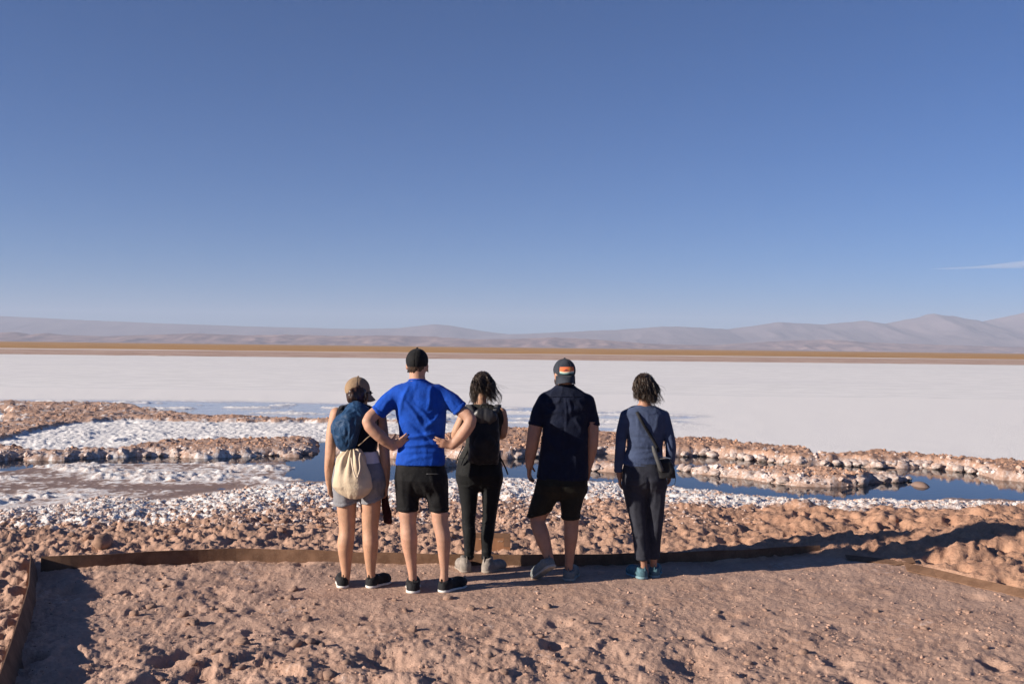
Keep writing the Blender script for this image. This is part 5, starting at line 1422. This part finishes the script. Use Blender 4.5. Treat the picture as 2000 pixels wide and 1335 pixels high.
so = P.part('shirt', v, NAVY, 1, [(1068, 790, 1095, 778, 4, .009), (1066, 806, 1100, 800, 4, .009), (1068, 822, 1100, 834, 4, .010), (1110, 775, 1114, 812, 3.5, .010), (1122, 812, 1136, 846, 3.5, .011), (1128, 778, 1138, 800, 3.5, .009), (1062, 842, 1090, 880, 5, .007), (1145, 842, 1120, 890, 5, .007), (1098, 862, 1100, 928, 6, -.006), (1065, 785, 1060, 830, 4, .006), (1104, 770, 1104, 850, 2.5, .006)], 0.008, (7, 7, 5))
V_, F_ = ribbon_mesh([P.p(1104, 754) + np.array([0.069 * math.sin(a), 0.0 - 0.067 * math.cos(a), -0.004 - 0.004 * math.cos(a)]) for a in np.linspace(-2.6, 2.6, 34)], (0, 0, 1), 0.042, 0.006)
obj('collar', mesh_np('collar', V_, F_), NAVY, so)
V_, F_ = ribbon_mesh([P.p(x, 774 + 0.5 * math.sin(x), -0.118 + 0.00003 * (x - 1104) ** 2) for x in np.linspace(1070, 1140, 20)], (0, 0, 1), 0.004, 0.004)
obj('yoke_seam', mesh_np('yoke_seam', V_, F_), NAVY, so)
v = P.vol(1022, 1160, 922, 1018, 0.0065, -0.26, 0.25)
v.loft(P.rows([(926, 1052, 1146, .118, -.01), (945, 1048, 1146, .134, -.015), (957, 1048, 1145, .122, -.01), (968, 1056, 1138, .085, 0), (976, 1070, 1122, .045, .01)], 0.003), 0.012)
v.tube([P.p(1072, 955, 0), P.p(1058, 985, .01), P.p(1048, 1012, .02)], [P.m(24), P.m(22), P.m(19)], 0.03, 1.12)
v.tube([P.p(1120, 955, 0), P.p(1116, 985, 0), P.p(1114, 1016, 0)], [P.m(23), P.m(20.5), P.m(18)], 0.03, 1.12)
v.cut(P.p(1049, 1005), (-0.15, 0, -1) if False else (0.28, 0, -1), None, P.p(1085, 900) + [0, .4, 0]); v.cut(P.p(1114, 1012), (0, 0, -1), P.p(1085, 1020) - [0, .4, 0], None)
P.part('shorts', v, cloth('dark_olive_shorts', (0.016, 0.015, 0.011), 0.2, 0.85), 1, [(1095, 940, 1092, 975, 3, -.010), (1062, 955, 1050, 1000, 4, .006), (1125, 950, 1122, 1005, 4, .006), (1075, 965, 1068, 1005, 4, -.005)], 0.006)
v = P.vol(1010, 1190, 690, 1125, 0.0072)
v.loft(P.rows(SH, -0.015) + [P.row(960, 1054, 1144, .12, -.01)], 0.02)
P.arm(v, [P.p(1058, 784), P.p(1047, 825, -.005), P.p(1041, 862, -.02), P.p(1037, 885, -.005), P.p(1034, 908, .01)], [P.m(13.5), P.m(13), P.m(12.2), P.m(11), P.m(7.3)], 0.018)
P.arm(v, [P.p(1152, 784), P.p(1157, 825, -.005), P.p(1157, 864, -.02), P.p(1153, 888, -.0), P.p(1150, 910, .02)], [P.m(13), P.m(12), P.m(11), P.m(9.8), P.m(7)], 0.018)
leg(P, v, [(1074, 960, 0), (1060, 990, .02), (1050, 1015, .02), (1058, 1043, -.03), (1067, 1072, -.06), (1074, 1094, -.09), (1074, 1102, -.10)], [22, 17.5, 15, 15, 11.5, 8, 7])
leg(P, v, [(1120, 960, 0), (1116, 1000, 0), (1116, 1022, 0), (1115, 1048, -.01), (1113, 1075, .0), (1111, 1108, .0), (1111, 1120, .01)], [22, 17.5, 14.5, 13.5, 10.5, 7.6, 8.5])
P.dress(v, 1)
P.head(v, P.p(1101, 731, 0.02), -0.45, 0.0, 0.96)
v.tube([P.p(1101, 735, 0), P.p(1103, 752, -0.005), P.p(1104, 768, 0)], [P.m(13.5), P.m(14), P.m(18)], 0.03)
P.hand(v, P.p(1034, 907, .01), (0.0, 0.25, -1), (0.3, 1, 0.2), (1, 0, 0), 0.55, 0.1)
P.hand(v, P.p(1150, 909, .02), (-0.05, 0.3, -1), (-0.3, 1, 0.2), (-1, 0, 0), 0.6, 0.1)
P.part('body', v, SK_C, 2)
P.eyes(M_eye)
short_hair(P, HAIR_B, -0.06, 0.02, 0.005)
v = Vol(P.hc - 0.16, P.hc + 0.16, 0.006)                         # short beard
v.ell(P.hc + (P.hM[1] * 0.026 + P.hM[2] * -0.052) * 0.96, (0.061, 0.068, 0.066), 0, P.hM)
v.cut(P.hc + P.hM[2] * -0.035, P.hM[2]); v.cut(P.hc + P.hM[1] * 0.02, -P.hM[1])
V_, Q_ = v.mesh(1); V_ = V_ + vnormals(V_, Q_) * (0.002 * vnoise3(V_ * 90, 6))[:, None]
obj('beard', mesh_np('beard', V_, Q_), HAIR_B, P.root)
CAPG = cloth('slate_cap', (0.030, 0.035, 0.046), 0.2, 0.85)
cap_o, cc = ballcap(P, CAPG, CAPG, math.pi + 0.32, -0.012, 0.0, 0.10, 0.010, back_low=0.016)
# sunset patch on the crown
fy = P.hM[1] * math.cos(math.pi + 0.32) + P.hM[0] * math.sin(math.pi + 0.32); rx = np.cross(fy, P.hM[2])
rx = rx / np.linalg.norm(rx)
if rx[0] < 0: rx = -rx
nu_, nv_ = 17, 11
V, vv_, uu_ = [], [], []
for j in range(nv_):
    for i_ in range(nu_):
        a = (i_ / (nu_ - 1) - 0.5) * 1.2; e = -0.32 + j / (nv_ - 1) * 0.62
        q = np.array([0.0, 0.0, 0.0])
        d = fy * math.cos(a) * math.cos(e) + rx * math.sin(a) * math.cos(e) + P.hM[2] * math.sin(e)
        l = P.hM @ d
        k_ = 1 / math.sqrt((l[0] / (0.088 * .96)) ** 2 + (l[1] / (0.108 * .96)) ** 2 + (l[2] / (0.098 * .96)) ** 2)
        V.append(cc + d * (k_ + 0.0035)); uu_.append(i_ / (nu_ - 1)); vv_.append(j / (nv_ - 1))
i_ = np.arange(nu_ * nv_).reshape(nv_, nu_)
F = np.stack([i_[:-1, :-1], i_[:-1, 1:], i_[1:, 1:], i_[1:, :-1]], -1).reshape(-1, 4)
pm = mesh_np('patch', np.array(V), F); attr(pm, 'pu', uu_); attr(pm, 'pv', vv_)
t = NT('sunset_patch'); pu, pv = t.attr('pu'), t.attr('pv')
wv = t.math('MULTIPLY', t.math('SINE', t.math('MULTIPLY', pu, 5.0)), 0.07)
q = t.math('ADD', pv, wv)
col = t.mix(t.ramp(q, 0.16, 0.20), (0.02, 0.06, 0.07), (0.22, 0.40, 0.38))
col = t.mix(t.ramp(q, 0.30, 0.33), col, (0.70, 0.55, 0.40))
col = t.mix(t.ramp(q, 0.42, 0.46), col, (0.58, 0.13, 0.04))
peak = t.math('SUBTRACT', q, t.math('SUBTRACT', 0.78, t.math('MULTIPLY', t.math('ABSOLUTE', t.math('SUBTRACT', pu, 0.45)), 1.3)))
inside = t.math('MULTIPLY', t.ramp(peak, 0.02, -0.02), t.ramp(q, 0.50, 0.54))
col = t.mix(inside, col, (0.14, 0.035, 0.03))
sunr = t.ramp(t.math('ADD', t.math('POWER', t.math('SUBTRACT', pu, 0.72), 2.0), t.math('POWER', t.math('MULTIPLY', t.math('SUBTRACT', pv, 0.72), 0.6), 2.0)), 0.016, 0.010)
col = t.mix(sunr, col, (0.6, 0.24, 0.06))
t.set(Base_Color=col, Roughness=0.8)
po = obj('patch', pm, t.m, cap_o); po['label'] = 'orange sunset patch above a green and white band'
SHOEG = plain('grey_green_knit_shoe', (0.15, 0.16, 0.155), 0.9, var=0.2, scale=60, bump=0.4)
SOLEG = plain('grey_rubber', (0.30, 0.29, 0.26), 0.8)
heel = P.p(1080, 1106, -0.16); heel[2] = 0.135
P.shoe(heel, -0.62, 0.54, 0.285, 0.11, (SHOEG, SOLEG, BLKN))
P.shoe(P.p(1110, 1133, -0.05) * [1, 1, 0], 0.22, 0, 0.285, 0.11, (SHOEG, SOLEG, BLKN))

# ============ woman in the navy top with the shoulder bag
P = P5 = Person(8.0, 1260, 'woman in navy long-sleeved top and charcoal trousers with wavy dark hair')
SH = [(792, 1242, 1276, .055, 0), (798, 1226, 1292, .078, 0), (808, 1218, 1302, .090, 0), (825, 1222, 1300, .098, 0), (850, 1226, 1296, .098, 0), (875, 1226, 1293, .090, 0), (895, 1218, 1294, .104, -.008), (908, 1215, 1296, .112, -.012)]
v = P.vol(1192, 1328, 786, 935, 0.0065, -0.22, 0.22)
v.loft(P.rows(SH, 0.002), 0.012)
v.tube([P.p(1224, 812, 0), P.p(1215, 845, -.01), P.p(1211, 880, -.02), P.p(1209, 905, -.005), P.p(1209, 930, .01)], [P.m(12.5), P.m(11), P.m(10), P.m(9.3), P.m(8.2)], 0.012)
v.tube([P.p(1296, 812, 0), P.p(1305, 845, -.01), P.p(1310, 875, -.02), P.p(1309, 898, .01), P.p(1309, 922, .03)], [P.m(12), P.m(10.5), P.m(9.8), P.m(9), P.m(8)], 0.012)
v.cut(P.p(1209, 921), (0, 0, -1), P.p(1190, 945) - [0, .3, 0], P.p(1219, 912) + [0, .3, 0]); v.cut(P.p(1309, 912), (0, 0, -1), P.p(1300, 945) - [0, .3, 0], P.p(1330, 905) + [0, .3, 0])
v.cut(P.p(1255, 906), (-0.08, 0.15, -1), P.p(1216, 930) - [0, .3, 0], P.p(1300, 895) + [0, .3, 0]); v.cut(P.p(1259, 793), (0, 0.35, 1))
NAVY2 = cloth('slate_navy_jersey', (0.042, 0.058, 0.108), 0.15, 0.85, bump=0.35)
so = P.part('top', v, NAVY2, 1, [(1238, 805, 1252, 845, 4, .006), (1285, 808, 1272, 845, 4, .007), (1232, 868, 1288, 872, 3, .006), (1228, 880, 1285, 878, 3, .006), (1226, 892, 1280, 888, 3.5, .006), (1230, 850, 1290, 858, 4, -.006), (1245, 802, 1282, 806, 3, .006)], 0.006)
v = P.vol(1205, 1312, 898, 1100, 0.0065, -0.26, 0.25)
v.loft(P.rows([(901, 1221, 1292, .105, -.01), (915, 1217, 1298, .12, -.018), (935, 1216, 1300, .13, -.022), (950, 1218, 1300, .118, -.012), (962, 1226, 1294, .08, 0), (972, 1238, 1280, .045, .01)], 0.003), 0.012)
v.tube([P.p(*q) for q in ((1239, 950, -.01), (1243, 985, 0), (1248, 1020, 0), (1252, 1055, 0), (1255, 1096, 0))], [P.m(r) for r in (22.5, 20, 16.5, 14.5, 14)], 0.028, 1.12)
v.tube([P.p(*q) for q in ((1279, 950, -.01), (1280, 985, .01), (1279, 1020, .025), (1277, 1055, .035), (1276, 1096, .045))], [P.m(r) for r in (22, 19, 15.5, 13.5, 12.5)], 0.028, 1.12)
v.cut(P.p(1262, 1091), (0, 0, -1))
P.part('trousers', v, cloth('charcoal_trousers', (0.026, 0.028, 0.038), 0.2, 0.85), 1, [(1262, 925, 1264, 985, 3, -.012), (1264, 990, 1263, 1080, 3, -.010), (1232, 960, 1244, 1040, 4, .006), (1288, 960, 1284, 1040, 4, .006), (1246, 1040, 1256, 1085, 4, .006), (1226, 945, 1256, 938, 3, .006)], 0.005)
v = P.vol(1185, 1335, 714, 1122, 0.0074)
v.loft(P.rows(SH, -0.012) + [P.row(930, 1218, 1298, .115, -.015), P.row(955, 1220, 1298, .11, -.01)], 0.02)
P.arm(v, [P.p(1218, 812, 0), P.p(1213, 845, -.01), P.p(1210, 880, -.02), P.p(1209, 905, -.005), P.p(1210, 928, .01)], [P.m(9), P.m(8), P.m(7.5), P.m(7), P.m(5.2)], 0.015)
P.arm(v, [P.p(1302, 812, 0), P.p(1307, 845, -.01), P.p(1310, 875, -.02), P.p(1309, 898, .01), P.p(1308, 920, .03)], [P.m(9), P.m(8), P.m(7.5), P.m(7), P.m(5.2)], 0.015)
leg(P, v, [(1240, 955, 0), (1245, 1000, 0), (1250, 1040, 0), (1254, 1075, 0), (1257, 1100, 0), (1258, 1116, .01)], [17, 13, 11, 9.5, 7, 8])
leg(P, v, [(1279, 955, 0), (1278, 1000, .02), (1278, 1040, .03), (1277, 1075, .04), (1276, 1098, .05), (1277, 1112, .06)], [17, 13, 11, 9.5, 7, 8])
P.dress(v, 3)
P.head(v, P.p(1257, 757, 0.03), -0.15, -0.12, 0.92)
v.tube([P.p(1258, 770, 0), P.p(1259, 786, -0.015), P.p(1259, 803, 0)], [P.m(11), P.m(11), P.m(15)], 0.03)
P.hand(v, P.p(1210, 926, .01), (0.08, 0.2, -1), (0.2, 1, 0.2), (1, 0, 0), 0.5, 0.1, sc=0.88)
P.hand(v, P.p(1308, 918, .03), (-0.03, 0.25, -1), (-0.2, 1, 0.2), (-1, 0, 0), 0.5, 0.1, sc=0.88)
P.part('body', v, SK_C, 2)
P.eyes(M_eye)
long_hair(P, HAIR_D, [(1247, 777, -.05, 1.0, 3), (1256, 776, -.09, 1.4, 6), (1270, 784, -.09, 2.0, 6), (1280, 786, -.05, 2.4, 5), (1284, 770, -.04, 1.2, 5)], 980, seed=8, wave=0.014, loose=36, loose_dir=(0.035, -0.01, 0.005))
TEAL = plain('teal_knit_shoe', (0.055, 0.125, 0.155), 0.85, var=0.25, scale=50, bump=0.4)
SOLET = plain('pale_teal_rubber', (0.16, 0.27, 0.31), 0.7)
P.shoe(P.p(1260, 1129, -0.055) * [1, 1, 0], -0.5, 0, 0.245, 0.098, (TEAL, SOLET))
P.shoe(P.p(1278, 1122, 0.0) * [1, 1, 0], 0.2, 0, 0.245, 0.098, (TEAL, SOLET))
# shoulder bag
bo, off = bag_root('shoulder_bag', P, 1297, 922, -0.02, 'small black shoulder bag on a diagonal strap over the navy long-sleeved top', 'bag')
v = P.vol(1262, 1330, 860, 930, 0.0055, -0.25, 0.06)
v.loft([(P.p(0, y)[2], P.p(x, y)[0], d, P.m(a), b) for y, x, a, b, d in ((877, 1291, 12, .03, -.10), (884, 1294, 15, .045, -.10), (900, 1297, 17, .05, -.10), (915, 1299, 17, .05, -.10), (923, 1300, 14, .04, -.10))], 0.01, 3.2)
V, Q = v.mesh(1); N = vnormals(V, Q); V = V + N * (0.004 * vnoise3(V * 25, 5))[:, None]
bag_part('pouch', P, bo, off, V, Q, BLKN)
pts = spline([P.p(1240, 800, .02), P.p(1243, 803, -.075), P.p(1255, 825, -.118), P.p(1268, 846, -.116), P.p(1280, 866, -.112), P.p(1287, 882, -.12)], 26)
V_, F_ = ribbon_mesh(pts, (0.8, 0.1, 0.5), 0.024, 0.004); bag_part('strap', P, bo, off, V_, F_, BLKN)
pts = spline([P.p(1275, 870, -.14), P.p(1281, 888, -.155), P.p(1287, 905, -.16), P.p(1293, 920, -.15)], 14)
V_, F_ = tube_mesh(pts, np.array([0.010, 0.014] + [0.019] * 11 + [0.012]), 10); bag_part('side_pocket', P, bo, off, V_, F_, plain('grey_webbing', (0.055, 0.055, 0.055), 0.7))
V_, F_ = ribbon_mesh([P.p(x, 891 + 0.2 * (x - 1290), -.153) for x in np.linspace(1286, 1312, 8)], (0, 0, 1), 0.008, 0.003); bag_part('zip', P, bo, off, V_, F_, plain('zip_blue_grey', (0.12, 0.15, 0.2), 0.4))
pts = spline([P.p(1314, 914, -.06), P.p(1319, 930, -.05), P.p(1318, 944, -.04), P.p(1312, 948, -.03)], 14)
V_, F_ = ribbon_mesh(pts, (0.2, 1, 0), 0.02, 0.004); bag_part('loose_strap', P, bo, off, V_, F_, BLKN)
